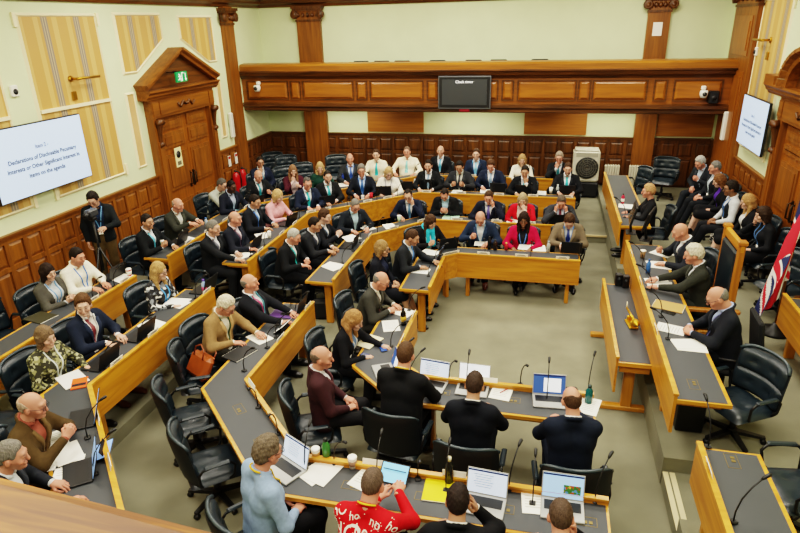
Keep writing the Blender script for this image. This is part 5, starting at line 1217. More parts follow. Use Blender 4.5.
rod(XR-.012, 13.0, 3.83, -1, 'brass arm bracket on the striped panel of right wall')
r = tag(empty('paper_notice', (2.28,YB-.13,4.0)), 'white paper notice pinned on the right rear pilaster', 'notice')
MB().lohi((2.17,YB-.127,3.86),(2.37,YB-.122,4.15)).build('sheet', M_paper, r)
def column_speaker(x, y, z0, z1, label, sg):
    r = tag(empty('column_speaker', (x,y,z0)), label, 'speaker')
    MB().cbox((x+sg*.06,y,(z0+z1)/2), (.09,.11,z1-z0), .02).build('cabinet', M_white, r); MB().lohi((x+sg*.106-.002,y-.04,z0+.04),(x+sg*.106+.002,y+.04,z1-.04)).build('grille', mat('speaker_grille', '#d2cfc2', .7), r)
    MB().lohi((min(x,x+sg*.03),y-.03,(z0+z1)/2-.05),(max(x,x+sg*.03),y+.03,(z0+z1)/2+.05)).build('bracket', M_black, r)
column_speaker(XL, 13.66, 1.75, 2.35, 'slim white column speaker beside the left pilaster', 1)
column_speaker(3.74, 14.45, 1.75, 2.36, 'slim white column speaker on the right wall pilaster', -1)
def ptz(x, z, label):
    r = tag(empty('security_camera', (x,14.4,z)), label, 'camera')
    MB().cbox((x,14.5,z+.1), (.10,.10,.09), .02).build('mount', M_white, r)
    MB().lathe([(0,-.10),(.06,-.09),(.085,-.03),(.085,.03),(.07,.06),(0,.06)], (x,14.40,z), 14).build('dome_body', M_white, r)
    MB().lathe([(.0,0),(.045,0),(.04,.05),(0,.055)], (x,14.34,z-.01), 12, Rx(math.pi/2)).build('lens', M_black, r)
ptz(-7.12, 2.86, 'white dome camera on the left end of the gallery front'); ptz(3.16, 2.74, 'white dome camera on the right end of the gallery front')
r = tag(empty('loudspeaker', (3.36,14.4,2.55)), 'small black loudspeaker beside the right dome camera', 'speaker')
MB().cbox((3.36,14.43,2.66), (.2,.16,.26), .02).build('cabinet', M_black, r); MB().lathe([(0,0),(.06,0),(.05,-.01),(0,-.015)], (3.36,14.345,2.64), 12, Rx(math.pi/2)).build('driver', mat('grey_cone', '#2c2d30', .6), r)
for i, x in enumerate((-4.74,-4.2,-3.67,-2.77,-1.88,-1.27,-.3)):
    r = tag(empty('gallery_seat', (x,15.5,3.0)), 'dark gallery seat top just above the gallery rail', 'seat', 'gallery seats above the rail')
    MB().cbox((x,15.56,3.22), (.42,.06,.36), .03).build('backrest', M_shell, r); MB().cbox((x,15.36,3.12), (.42,.36,.07), .03).build('seat_pad', M_shell, r); MB().lohi((x-.03,15.3,3.0),(x+.03,15.5,3.1)).build('leg', M_black, r)
for y, lab in ((13.36,'red fire extinguisher by left pilaster, nearer the doors'),(13.7,'red fire extinguisher by left pilaster, nearer the gallery')):
    r = tag(empty('fire_extinguisher', (XL+.17,y,.35)), lab, 'fire extinguisher')
    MB().lathe([(0,.35),(.085,.36),(.09,.42),(.09,.84),(.06,.93),(.03,.96),(0,.96)], (XL+.17,y,0), 14).build('cylinder', mat('extinguisher_red', '#b0141c', .3), r)
    MB().lathe([(0,.95),(.03,.95),(.03,1.0),(0,1.02)], (XL+.17,y,0), 8).build('valve', M_black, r); MB().tube([(XL+.17,y,.98),(XL+.26,y+.05,.95),(XL+.28,y+.05,.75),(XL+.25,y+.04,.55)], .014, 6).build('hose', M_black, r)
    r.location.z = .35
    MB().lohi((XL+.04,y-.05,.5),(XL+.09,y+.05,.8)).build('wall_bracket', M_black, r)
    s = tag(empty('safety_sign', (XL+.05,y,1.15)), 'small white sign above the '+lab.replace('red ','').replace(' by left pilaster,',''), 'sign')
    MB().lohi((XL+.045,y-.06,1.1),(XL+.055,y+.06,1.36)).build('plate', M_white, s); MB().lohi((XL+.055,y-.05,1.28),(XL+.058,y+.05,1.34)).build('red_band', mat('sign_red', '#a81e20', .6), s)
# evaporative air cooler and radiators
r = tag(empty('air_cooler', (.97,15.3,T1)), 'big white portable air cooler with round black grille', 'air cooler')
MB().cbox((.95,15.34,.94), (.62,.48,.76), .05).build('cabinet', mat('cooler_white', '#ddd8c6', .5), r)
MB().cbox((.97,15.34,.37), (.60,.44,.36), .03).build('water_tank', mat('cooler_black', '#1b1d22', .4), r)
g = MB(); g.lathe([(.255,0),(.265,.03),(.24,.035),(.0,.02)], (.97,15.10,.92), 28, Rx(math.pi/2)); gr = g.build('fan_recess', mat('grille_dark', '#2a2a28', .6), r)
g = MB()
for q in (.06,.11,.16,.21): g.tube([(.97+q*math.cos(a),15.06,.92+q*math.sin(a)) for a in np.linspace(0,2*math.pi,25)], .007, 5, False)
for k in range(12): g.tube([(.97,15.06,.92),(.97+.24*math.cos(k*math.pi/6),15.06,.92+.24*math.sin(k*math.pi/6))], .005, 5)
g.build('grille', mat('grille_grey', '#5e5c54', .5), r)
MB().cbox((.95,15.34,1.325), (.56,.42,.03), .012).build('top_panel', mat('cooler_grey', '#c4c0b0', .5), r)
MB().lohi((.70,15.095,1.18),(1.20,15.105,1.28)).build('control_strip', mat('cooler_grey2', '#b4b0a0', .5), r)
for sx in (-.22,.22):
    for sy in (-.15,.15): MB().lathe([(0,-.02),(.03,-.02),(.03,.02),(0,.02)], (.97+sx,15.34+sy,T1+.032), 10, Ry(math.pi/2)).build('caster', M_black, r)
for x0, x1, lab in ((1.42,1.78,'white column radiator at the far end of the empty dais desk'),(2.0,2.34,'white column radiator beside the tipped chair under the pilaster')):
    r = tag(empty('radiator', ((x0+x1)/2,15.6,DH)), lab, 'radiator'); n = 6
    for i in range(n):
        x = x0+(x1-x0)*(i+.5)/n; MB().cbox((x,15.62,.62), (.05,.14,.56), .02).build('column', mat('radiator_white', '#d8d2bf', .5), r)
    MB().lohi((x0,15.59,.36),(x1,15.65,.40)).build('bottom_rail', _mats['radiator_white'], r); MB().lohi((x0,15.59,.84),(x1,15.65,.88)).build('top_rail', _mats['radiator_white'], r)
    for x in (x0+.03, x1-.03): MB().lohi((x-.02,15.58,DH),(x+.02,15.66,.37)).build('foot', _mats['radiator_white'], r)
# ------------------------------------------------------------------ flag on its stand
def jack(u, v):
    """Union flag colour at u (fly) 0..2, v (hoist) 0..1"""
    x, y = u-1, v-.5
    R_, W_, B_ = (.55,.012,.03), (.80,.78,.74), (.012,.02,.09)
    if abs(x) < .1 or abs(y) < .1: return R_
    if abs(x) < .167 or abs(y) < .167: return W_
    d1 = (x*.5-y)/math.hypot(.5,1)*1.0; d2 = (x*.5+y)/math.hypot(.5,1)
    for d, s in ((d1, 1 if x < 0 else -1), (d2, -1 if x < 0 else 1)):
        if abs(d) < .1:
            e = d*s
            return R_ if 0 < e < .067 else W_
    return B_
fx, fy = 3.12, 8.15
r = tag(empty('flag', (fx,fy,DH)), 'draped red white and blue union flag on a floor stand', 'flag')
MB().lathe([(0,DH),(.20,DH),(.20,DH+.03),(.06,DH+.06),(.03,DH+.14),(0,DH+.14)], (fx,fy,0), 20).build('base', M_black, r)
MB().tube([(fx,fy,DH+.1),(fx,fy,2.75)], .017, 8).build('pole', wood('flag_pole_oak', '#7a4c18', '#9a6424', 2), r)
MB().lathe([(0,2.74),(.03,2.76),(.035,2.80),(.015,2.86),(0,2.92)], (fx,fy,0), 10).build('finial', M_brass, r)
nu, nv = 120, 70; V = []; Q = []; C = []
for j in range(nv+1):
    v = j/nv
    for i in range(nu+1):
        u = i/nu
        z = 2.60-(1-v)*.95*(1-.70*u)-u*1.80+.30*u*v
        h = -.06+u**.75*(.06+.62*(1-v))+.02*math.sin(v*13+u*3)*u
        dp = .075*math.sin(v*11+u*1.5)*min(1,u*3.5)+.03*math.sin(v*23+u*4)*u
        V.append((fx-.72*h+.6*dp, fy-.62*h-.72*dp-.03, z)); C.append(jack(u*2, v))
Q = [(j*(nu+1)+i, j*(nu+1)+i+1, (j+1)*(nu+1)+i+1, (j+1)*(nu+1)+i) for j in range(nv) for i in range(nu)]
V = np.array(V)-np.array((fx,fy,DH))
link('cloth', npmesh('cloth', V, Q, True, np.array(C)), r, attrmat('flag_cloth', .75))
# ------------------------------------------------------------------ tall throne chair of the dais
tx, ty = PEOPLE[THRONE][0], PEOPLE[THRONE][1]
r = tag(empty('throne_chair', (tx,ty,DH)), 'tall oak throne chair with navy leather back on the dais', 'chair')
bx = tx+.25; W2 = wood('throne_oak_z', '#8a5218', '#b3762a', 2)
for y in (ty-.33, ty+.33):
    MB().cbox((bx,y,DH+.78), (.075,.075,1.44), .012).build('post', W2, r); MB().cbox((bx,y,DH+1.52), (.105,.105,.06), .015).build('post_cap', W2, r)
    MB().cbox((tx-.22,y,DH+.31), (.07,.07,.62), .01).build('leg', W2, r); MB().cbox((tx+.06,y,DH+.64), (.62,.07,.05), .012).build('armrest', W2, r)
MB().cbox((bx,ty,DH+1.46), (.06,.74,.12), .015).build('top_rail', W_desk[1], r); MB().cbox((bx,ty,DH+.62), (.06,.64,.10), .012).build('lower_rail', W_desk[1], r)
MB().cbox((bx-.02,ty,DH+1.04), (.06,.58,.70), .025).build('back_panel', M_leather, r); MB().cbox((bx+.02,ty,DH+1.04), (.02,.62,.76), .005).build('back_board', W2, r)
MB().cbox((tx+.06,ty,DH+.40), (.54,.62,.10), .03).build('seat', M_leather, r); MB().cbox((tx+.06,ty,DH+.33), (.56,.66,.05), .01).build('seat_rail', W_desk[1], r)
# right hand desk at the frame edge, empty chairs
desk('oak side desk at the right edge behind the flag', (2.92,7.62), (2.92,6.2), .62, DH, 'dais desks')
def near_chair(px, face, z0, label, group='empty swivel chairs'):
    chair(px[0], px[1], face, z0, label, group)
near_chair((-3.780,5.430), 62, 0, 'empty navy chair holding the orange leather bag')
near_chair((-3.500,4.720), 52, 0, 'empty navy chair between the bag and the lowest empty chair')
near_chair((-2.910,4.100), 48, 0, 'empty navy chair beside the bare angled desk, lowest in view')
near_chair((1.990,5.640), 240, DH, 'big empty navy chair at the near end of the dais desk')
near_chair((2.120,4.450), 262, DH, 'empty navy chair behind the lower right desk')
near_chair((2.660,14.790), 200, DH, 'empty tufted navy chair against the rear wall, facing the room')
near_chair((1.920,13.790), 245, DH, 'empty navy chair beside the radiator at the far dais desk')
near_chair((3.3,8.75), 250, DH, 'empty navy chair behind the union flag at the right edge')
near_chair((-6.720,5.570), 92, T1, 'empty navy chair at the far left edge')
near_chair((-5.230,4.020), 72, T1, 'partly hidden navy chair behind the bald man in brown')
for q, fc, lab in (((-6.090,13.380),140,'empty navy chair nearest the maroon jacketed woman'),((-6.630,14.680),150,'empty navy chair right behind the one by the maroon jacket'),((-5.820,13.840),145,'empty navy chair between the maroon jacket and the dark green top'),((-5.300,14.840),155,'empty navy chair between the dark green top and the bald man in grey'),((-7.170,15.000),150,'empty navy chair beside the man with fist at chin')):
    near_chair(q, fc, T1, lab)
r = empty('office_chair', (PEOPLE[OFFICE][0]+.02, PEOPLE[OFFICE][1], DH), math.radians(88)); tag(r, 'plain black fabric office chair under the bald man with black glasses', 'chair')
for nm, mb in (('seat', MB().cbox((0,0,.43), (.48,.46,.07), .03)), ('backrest', MB().cbox((0,-.25,.80), (.44,.05,.50), .024, Rx(-.15))), ('back_bar', MB().tube([(0,-.1,.38),(0,-.27,.42),(0,-.27,.6)], .02, 6)), ('column', MB().lathe([(.03,.08),(.03,.4),(0,.4)], n=8))):
    raw(mb, nm, mat('black_fabric', '#17181a', .9), r)
b = MB()
for i in range(5): b.box((.14*math.cos(i*1.2566),.14*math.sin(i*1.2566),.07), (.30,.04,.03), Rz(i*1.2566))
b = raw(b, 'base', M_black, r)
for i in range(5): raw(MB().lathe([(.0,-.02),(.026,-.02),(.026,.02),(0,.02)], (.28*math.cos(i*1.2566),.28*math.sin(i*1.2566),.028), 8, Rx(math.pi/2)), 'caster', M_black, b)
for sd in (1,-1): raw(MB().tube([(sd*.22,-.1,.42),(sd*.28,-.1,.44),(sd*.28,-.1,.62),(sd*.28,.14,.63)], .016, 6), 'armrest', M_black, r)
# ------------------------------------------------------------------ things on the desks
def front_of(i):
    x, y, f = PEOPLE[i][:3]; a = math.radians(f); return x+.5*math.sin(a), y+.5*math.cos(a)
SHORT = [p_[4] for p_ in PEOPLE]
def nearest(x, y, used=None):
    L = sorted((math.hypot(front_of(i)[0]-x, front_of(i)[1]-y), i) for i in range(len(PEOPLE)) if (used is None or i not in used) and not PEOPLE[i][6].get('stand'))
    return L[0][1]
_labels = {}
def ulabel(base, i, x, y):
    """label relative to the nearest person: before, or to one side as the photo shows it"""
    f = math.radians(PEOPLE[i][2]); dx, dy = x-PEOPLE[i][0], y-PEOPLE[i][1]
    lat = dx*math.cos(f)-dy*math.sin(f); fw = dx*math.sin(f)+dy*math.cos(f)
    opts = ['before the', 'beside the', 'further before the', 'near the', 'close to the', 'across from the', 'next to the']
    if abs(lat) > .2: opts = ['at the left hand of' if lat < 0 else 'at the right hand of']+opts[1:]
    for o in opts:
        l = base+' '+o+' '+SHORT[i]
        if l not in _labels: _labels[l] = 1; return ' '.join(l.split()[:16])
    return l
LINES = [(d, ) for d in DESKS]
SEG = []
for poly, z0 in (([(-1.48,7.72),(-1.48,8.97),(-1.30,9.13),(.62,9.13)],0),([(.62,5.46),(-1.16,5.46),(-1.51,5.78),(-1.51,6.95)],0),([(-2.93,7.74),(-2.93,9.78),(-2.05,10.85),(.62,10.85)],0),([(0.65,3.99),(-1.93,3.99),(-2.95,5.01),(-2.95,6.98)],0),
                 ([(-4.33,7.84),(-4.33,10.35),(-2.53,12.15),(.62,12.15)],T1),([(-2.2,2.22),(-4.35,4.37),(-4.35,6.83)],T1),([(-5.7,7.82),(-5.7,10.75),(-2.75,13.7),(.18,13.7)],T1),([(-5.72,3.0),(-5.72,7.03)],T1),([(1.27,9.3),(1.27,5.08)],DH),([(1.26,13.85),(1.26,10.2)],DH),([(1.33,4.42),(1.33,2.3)],DH)):
    for a, b in zip(poly[:-1], poly[1:]): SEG.append((np.array(a), np.array(b), z0))
def seg_of(x, y):
    best = None; p = np.array((x,y))
    for a, b, z0 in SEG:
        t = (b-a)/np.linalg.norm(b-a); s = min(max((p-a)@t, .06), np.linalg.norm(b-a)-.06); q = a+t*s; d = np.linalg.norm(p-q)
        if best is None or d < best[0]: best = (d, q, t, np.array([-t[1],t[0]]), z0)
    return best
# name cards standing on the top rail
def card_mb():
    m = MB(); m.box((0,.0,.022), (.20,.004,.056), Rx(.25)); return m
CARD = card_mb().mesh('name_card'); CARD.materials.append(M_card)
CARDT = MB()
for z, w in ((.033,.10),(.017,.14)): CARDT.box((0,-.0045-(z-.022)*.25,z), (w,.001,.007), Rx(.25))
CARDT = CARDT.mesh('card_print'); CARDT.materials.append(mat('card_print_grey', '#5c5a54', .8))
usedc = set()
for x, y in [(-1.440,9.230),(-0.880,9.320),(-0.280,9.360),(0.350,9.330),(-1.500,8.990),(-1.500,8.340),(-1.490,6.790),(-1.510,6.130),(-0.440,5.530),(-2.670,10.220),(-2.200,10.670),(-2.960,9.710),(-2.950,9.270),(-2.980,8.120),(-2.990,6.780),(-2.970,5.890),(-2.840,4.890),(-1.260,4.020),(-0.570,4.000),
             (-0.820,10.900),(-0.210,10.880),(-1.560,10.940),(-4.410,8.280),(-4.380,9.120),(-4.380,9.690),(-4.400,10.390),(-4.210,10.760),(-3.220,11.720),(-3.600,11.440),(-2.410,12.270),(-1.670,12.430),(-0.890,12.420),(-0.210,12.430),(0.470,12.240),(-5.740,8.420),(-5.770,9.040),(-5.760,9.670),(-5.750,10.520),(-5.650,11.440),(-3.810,13.340),(-3.060,13.760),(-1.640,13.840),(-4.390,12.740),
             (-4.390,6.670),(-4.410,5.450),(-4.400,4.790),(-3.880,3.840),(-3.400,3.310),(-5.760,6.790),(-5.750,6.150),(1.310,8.670),(1.320,7.650),(1.330,6.310),(1.330,4.070)]:
    d, q, t, nb, z0 = seg_of(x, y); i = nearest(*(q+nb*.2), used=usedc); usedc.add(i)
    far = math.hypot(front_of(i)[0]-q[0], front_of(i)[1]-q[1]) > 1.2
    o = empty('name_card', (*(q+nb*.012), z0+.80), math.atan2(t[1], t[0]))
    tag(o, 'white name card standing on the lower right dais desk' if q[1] < 4.6 and q[0] > 1 else 'white name card set before the '+SHORT[i], 'name card', 'name cards on the desk fronts')
    link('card', CARD, o); link('card_print', CARDT, o)
# gooseneck microphones
def mic_proto():
    r = empty('gooseneck_microphone')
    raw(MB().cbox((0,0,.009), (.05,.05,.018), .006), 'socket_base', M_black, r)
    raw(MB().tube([(0,0,.015),(0,0,.10),(0,-.03,.20),(0,-.09,.28),(0,-.16,.335)], .0055, 6), 'gooseneck', M_black, r)
    raw(MB().tube([(0,-.155,.332),(0,-.175,.345),(0,-.215,.36),(0,-.225,.363)], [.007,.013,.014,.008], 8), 'capsule', M_black, r)
    return r
MICP = mic_proto(); _m = [0]
def mic(x, y, z, rz, label):
    o = MICP if _m[0] == 0 else copy_tree(MICP); _m[0] = 1
    o.location = (x,y,z); o.rotation_euler = (0,0,rz); tag(o, label, 'microphone', 'gooseneck microphones')
taken = []
def put_mic(x, y, rz=None, lab=None):
    d, q, t, nb, z0 = seg_of(x, y)
    if any(math.hypot(x-a, y-b) < .22 for a, b in taken): return
    taken.append((x,y)); i = nearest(x, y)
    mic(x, y, z0+.741, math.atan2(t[1],t[0]) if rz is None else rz, lab or ulabel('black gooseneck microphone', i, x, y))
for (x, y), rz, lab in (((-0.850,5.480),.5,None),((-0.110,5.550),.3,None),((0.570,5.550),2.9,None),((-0.120,3.970),2.8,None),((0.550,3.980),2.6,None),((-0.870,3.940),.3,None),((-1.620,3.980),.9,None),((-3.110,5.230),1.2,None),((-3.080,5.760),1.3,None),((-3.240,6.860),1.4,None),((-2.650,4.620),.2,'black microphone on the bare angled desk, its upper one'),((-2.280,4.270),.2,'black microphone on the bare angled desk, its lower one'),
                        ((1.420,4.430),3.3,'short black microphone at the far end of the lower right desk'),((1.410,3.620),2.05,'long bent black microphone at the bottom of the lower right desk'),((1.410,6.790),-1.4,None),((-4.750,5.920),1.3,None)): put_mic(x, y, rz, lab)
for i, pp in enumerate(PEOPLE):
    if pp[6].get('stand') or i in WALLSEAT: continue
    x, y = front_of(i); d, q, t, nb, z0 = seg_of(x, y)
    if d > .8: continue
    L = q+nb*.13+t*.16; put_mic(L[0], L[1])
# laptops
def laptop_proto(scr):
    r = empty('laptop'); g = M_alu if scr != 'dark' else M_lapk
    raw(MB().cbox((0,0,.009), (.33,.225,.017), .004), 'keyboard_base', g, r)
    raw(MB().lohi((-.14,-.02,.0176),(.14,.085,.0185)), 'keyboard', M_black, r)
    R = Rx(-.30); c = np.array((0,.1125,.014))
    raw(MB().cbox(c+R@np.array((0,.003,.105)), (.33,.007,.215), .003, R), 'lid', g, r)
    d = MB(); d.box(c+R@np.array((0,-.0015,.108)), (.312,.003,.192), R); d = raw(d, 'display', DISP[scr], r)
    if scr in ('doc','blue','pic'):
        b = MB(); b.box(c+R@np.array((0,-.0035,.196)), (.312,.001,.014), R); raw(b, 'title_bar', mat('title_bar_navy', '#1d2f6b', .5), d)
        w = MB()
        if scr == 'blue': w.box(c+R@np.array((.03,-.0035,.10)), (.17,.001,.14), R)
        elif scr == 'pic': w.box(c+R@np.array((.07,-.0035,.085)), (.13,.001,.07), R)
        else:
            for k in range(6): w.box(c+R@np.array((-.03,-.0035,.165-.02*k)), (.16-.02*(k%3),.001,.004), R)
        raw(w, 'window', {'blue':emat('screen_white','#eef3fb',.9),'pic':pattern('photo_on_screen','#3f7a3a',['#b9502f','#5c9ad0','#e0c050'],60),'doc':mat('text_grey','#8f98ac',.8)}[scr], d)
    return r
M_alu = mat('laptop_aluminium', '#a9a9a6', .4, metal=.3); M_lapk = mat('laptop_black', '#17181b', .45)
DISP = {'white':emat('laptop_screen_white','#eef3fb',.9), 'doc':emat('laptop_screen_pale','#cfe0f8',.8), 'blue':emat('laptop_screen_blue','#33528f',.6), 'pic':emat('laptop_screen_slide','#9cc4f0',.8), 'dark':emat('laptop_screen_dim','#8fb4e8',.35)}
LAPP = {}
def laptop(q, z, face, scr, label=None):
    x, y = q
    if scr not in LAPP: o = LAPP[scr] = laptop_proto(scr)
    else: o = copy_tree(LAPP[scr])
    o.location = (x,y,z); o.rotation_euler = (0,0,-math.radians(face)); i = nearest(x, y)
    tag(o, label or ulabel('open laptop', i, x, y), 'laptop', 'open laptops on the desks')
Z0, Z1, Z2 = .742, .902, 1.062
laptop((-1.570,5.500), Z0, 62, 'blue', 'open laptop with blue window screen at the inner desk corner')
laptop((-1.030,5.340), Z0, 8, 'doc', 'open laptop with white page, right of the big man in black suit'); laptop((-0.590,5.340), Z0, 2, 'white'); laptop((0.190,5.290), Z0, -4, 'blue')
laptop((-2.020,3.810), Z0, 28, 'doc'); laptop((-0.300,3.750), Z0, 4, 'doc'); laptop((0.300,3.830), Z0, 0, 'pic')
for (q, z, fc) in (((-4.600,5.470),Z1,92),((-4.610,4.820),Z1,90),((-4.540,6.840),Z1,92),((-4.080,3.900),Z1,55),((-3.590,3.250),Z1,50),((-6.150,7.020),Z1,95),((-6.030,8.540),Z1,90),((-4.660,8.530),Z1,92),((-4.580,9.830),Z1,105),((-3.220,9.310),Z0,92),((-1.690,8.910),Z0,95),((-1.560,9.550),Z0,150),((0.490,9.700),Z0,180),
                   ((-2.490,12.840),Z1,180),((-3.320,12.130),Z1,168),((-2.940,12.600),Z1,174),((-4.300,11.210),Z1,145),((-3.220,14.350),Z1,180),((-0.660,14.320),Z1,180),((-0.950,12.720),Z1,182),((-0.430,12.630),Z1,180),((0.470,12.720),Z1,182),((0.290,11.180),Z0,178),((-3.170,6.750),Z0,90),((-5.750,10.910),Z1,118)):
    laptop(q, z, fc, 'dark')
# papers, folders, books
def sheet(q, z, rz, kind='paper', label=None, size=(.21,.297), col=None, n=1):
    x, y = q; i = nearest(x, y)
    o = empty({'paper':'paper_sheet','folder':'folder','book':'open_notebook'}[kind], (x,y,z), math.radians(rz))
    if kind == 'paper':
        raw(MB().box((0,0,.002), (*size,.004)), 'sheet', M_paper, o)
        if n > 1: raw(MB().box((.05,.03,.0055), (*size,.003), Rz(.22)), 'top_sheet', M_paper, o)
        b = MB()
        for k in range(7): b.box((-.01,.10-.03*k,.0045), (size[0]*.66,.006,.0006))
        raw(b, 'text_lines', mat('faint_print', '#b9b5aa', .8), o) if n == 1 else None
        tag(o, label or ulabel('white paper', i, x, y), 'paper', 'papers on the desks')
    elif kind == 'folder':
        raw(MB().cbox((0,0,.006), (size[0],size[1],.011), .003), 'cover', mat('folder_'+col.lstrip('#'), col, .6), o); raw(MB().box((0,.0,.0065), (size[0]*.97,size[1]*1.01,.006)), 'page_block', M_paper, o)
        tag(o, label, 'folder')
    else:
        for s in (1,-1): raw(MB().cbox((s*.078,0,.007), (.152,.21,.012), .004, Ry(s*.06)), 'page', mat('notebook_cream', '#e5dcb8', .8), o)
        raw(MB().box((0,0,.002), (.32,.22,.003)), 'cover', M_black, o); tag(o, label, 'notebook')
for a in (((-1.000,9.840),Z0,2),((-0.250,9.770),Z0,-4),((-0.020,9.740),Z0,5),((-1.770,9.240),Z0,70),((-1.780,8.430),Z0,85),((-1.720,6.990),Z0,70),((-1.770,6.580),Z0,20),((-0.290,5.380),Z0,-8),((0.560,5.300),Z0,-14),((-3.280,5.970),Z0,60),((-1.730,3.860),Z0,-30,2),((-1.290,3.870),Z0,-20),((0.090,3.900),Z0,5),((-3.170,8.340),Z0,60,2),((-3.300,9.670),Z0,40,2),((-3.170,10.310),Z0,50),((-2.780,10.470),Z0,30),((-0.830,11.120),Z0,0),((-0.550,11.140),Z0,0),
          ((-1.810,12.510),Z1,0),((-1.220,12.640),Z1,6),((-4.650,8.160),Z1,60,2),((-4.720,9.130),Z1,40),((-4.640,6.360),Z1,80,2),((-4.590,5.710),Z1,60,2),((-3.880,3.400),Z1,40,2),((-4.110,3.580),Z1,50),((-3.720,3.300),Z1,30),((-5.950,6.980),Z1,70,2),((1.740,8.930),Z2,50),((1.640,8.430),Z2,80,2),((1.540,7.780),Z2,82,2),((1.470,6.500),Z2,70),((1.610,6.120),Z2,88,2),((1.510,11.330),Z2,70,2),((-6.040,11.320),Z1,60),((-5.980,8.760),Z1,70),((-4.560,11.160),Z1,45),((-0.060,12.680),Z1,0),((-4.440,12.740),Z1,30)):
    sheet(a[0], a[1], a[2], n=a[3] if len(a) > 3 else 1)
sheet((-1.920,6.130), Z0, 70, 'book', 'open cream notebook before the woman with long auburn hair')
sheet((-0.680,3.840), Z0, 2, 'folder', 'bright yellow folder on the nearest table', (.24,.25), '#e8d40c')
sheet((-1.730,11.170), Z0, 0, 'folder', 'pale green folder before the balding man studying his phone', (.32,.25), '#a8cdb4')
sheet((-6.000,10.410), Z1, 60, 'folder', 'turquoise folder on the outer ring before the grey sweater', (.24,.32), '#2fb3b4')
sheet((-3.260,6.640), Z0, 90, 'folder', 'purple folder on the desk near the pink tie', (.24,.32), '#5a3a78')
sheet((-3.340,5.570), Z0, 70, 'folder', 'closed black laptop case at the tan jacketed man', (.34,.25), '#1b1c1e')
sheet((-6.150,5.660), Z1, 80, 'folder', 'dark olive folder by the bobbed woman in grey', (.26,.33), '#33301c')
sheet((1.540,7.090), Z2, 70, 'folder', 'brown envelope on the dais desk', (.25,.34), '#b08a4e')
sheet((-4.680,4.480), Z1, 60, 'folder', 'white magazine with orange print before the olive spotted blouse', (.24,.32), '#e4e0da')
r = tag(empty('magazine', (*(-4.550,4.430), Z1), .6), 'orange and black leaflet at the desk corner, lower left', 'leaflet')
raw(MB().cbox((0,0,.007), (.15,.21,.014), .003), 'cover', mat('leaflet_orange', '#d8591a', .6), r); raw(MB().box((0,-.04,.0145), (.13,.05,.001)), 'title_block', M_black, r)
r = tag(empty('pen', (*(-0.260,5.400), Z0+.01), .9), 'red pen lying on the white paper before the navy suit', 'pen')
raw(MB().tube([(-.07,0,0),(.06,0,0),(.075,0,0)], [.005,.005,.001], 6), 'barrel', mat('pen_red', '#a81e2a', .4), r); raw(MB().tube([(.02,.005,.003),(.065,.005,.003)], .0018, 5), 'clip', M_brass, r)
# tablet of the man in the red shirt, tablet with cover, phones
def tablet(q, z, face, lab, m, tilt=.9):
    r = tag(empty('tablet', (*q, z), -math.radians(face)), lab, 'tablet'); R = Rx(-tilt)
    raw(MB().cbox(R@np.array((0,0,.085))+np.array((0,0,.004)), (.25,.009,.175), .004, R), 'case', M_black, r); raw(MB().box(R@np.array((0,-.006,.085))+np.array((0,0,.004)), (.228,.002,.155), R), 'display', m, r)
    raw(MB().box((0,.10,.045), (.2,.004,.10), Rx(.5)), 'stand_flap', M_black, r)
tablet((-1.070,3.840), Z0, 6, 'lit tablet touched by the man in the red festive shirt', emat('tablet_screen', '#7cc6ee', .9))
tablet((-3.140,6.210), Z0, 95, 'small black tablet showing a white page before the tan jacket', emat('tablet_page', '#e8e8e2', .4))
tablet((-3.630,3.480), Z1, 60, 'light blue tablet lying by the desk rail, lower left', emat('tablet_blue', '#7ea4e0', .6), 1.3)
def phone(q, z, rz, lab, col='#17181b'):
    r = tag(empty('mobile_phone', (*q, z), rz), lab, 'phone'); raw(MB().cbox((0,0,.005), (.075,.155,.009), .003), 'case', M_black, r); raw(MB().box((0,0,.0098), (.068,.145,.001)), 'glass', mat('phone_'+col.lstrip('#'), col, .2), r)
phone((-1.720,6.000), Z0, .5, 'blue lit phone beside the open cream notebook', '#274f9c'); phone((-0.940,5.270), Z0, .3, 'black phone left of the white screened laptop'); phone((-1.870,5.810), Z0, 1.2, 'dark blue phone at the back edge of the inner corner desk', '#1d2f5c'); phone((1.510,6.920), Z2, 1.0, 'black phone on the dais desk by the brown envelope')
# cups and bottles
def cup(q, z, lab, col='#efe9da', band=None, lid='#f4f1ea', h=.105):
    r = tag(empty('cup', (*q, z)), lab, 'cup'); raw(MB().lathe([(0,0),(.028,0),(.039,h),(0,h)], n=14), 'cup_wall', mat('cup_'+col.lstrip('#'), col, .6), r)
    raw(MB().lathe([(0,h),(.042,h),(.042,h+.008),(.034,h+.016),(0,h+.014)], n=14), 'lid', mat('lid_'+lid.lstrip('#'), lid, .5), r)
    if band: raw(MB().lathe([(.0335,h*.3),(.0395,h*.8)], n=14), 'sleeve', mat('sleeve_'+band.lstrip('#'), band, .8), r)
def bottle(q, z, lab, col, cap='#202124', label=None, h=.2, rr=.034, glass=False):
    r = tag(empty('bottle', (*q, z)), lab, 'bottle'); m = mat('bottle_'+col.lstrip('#'), col, .2)
    raw(MB().lathe([(0,0),(rr,.004),(rr,h*.68),(rr*.55,h*.82),(rr*.42,h*.88),(0,h*.88)], n=14), 'bottle_wall', m, r); raw(MB().lathe([(0,h*.87),(rr*.52,h*.87),(rr*.52,h),(0,h)], n=12), 'cap', mat('cap_'+cap.lstrip('#'), cap, .4), r)
    if label: raw(MB().lathe([(rr+.0008,h*.25),(rr+.0008,h*.52)], n=14), 'label_band', mat('band_'+label.lstrip('#'), label, .6), r)
cup((-0.960,5.520), Z0, 'red lidded cup by the inner laptop with a white page', '#c9b48a', '#8e7a50', '#c8202e', .13)
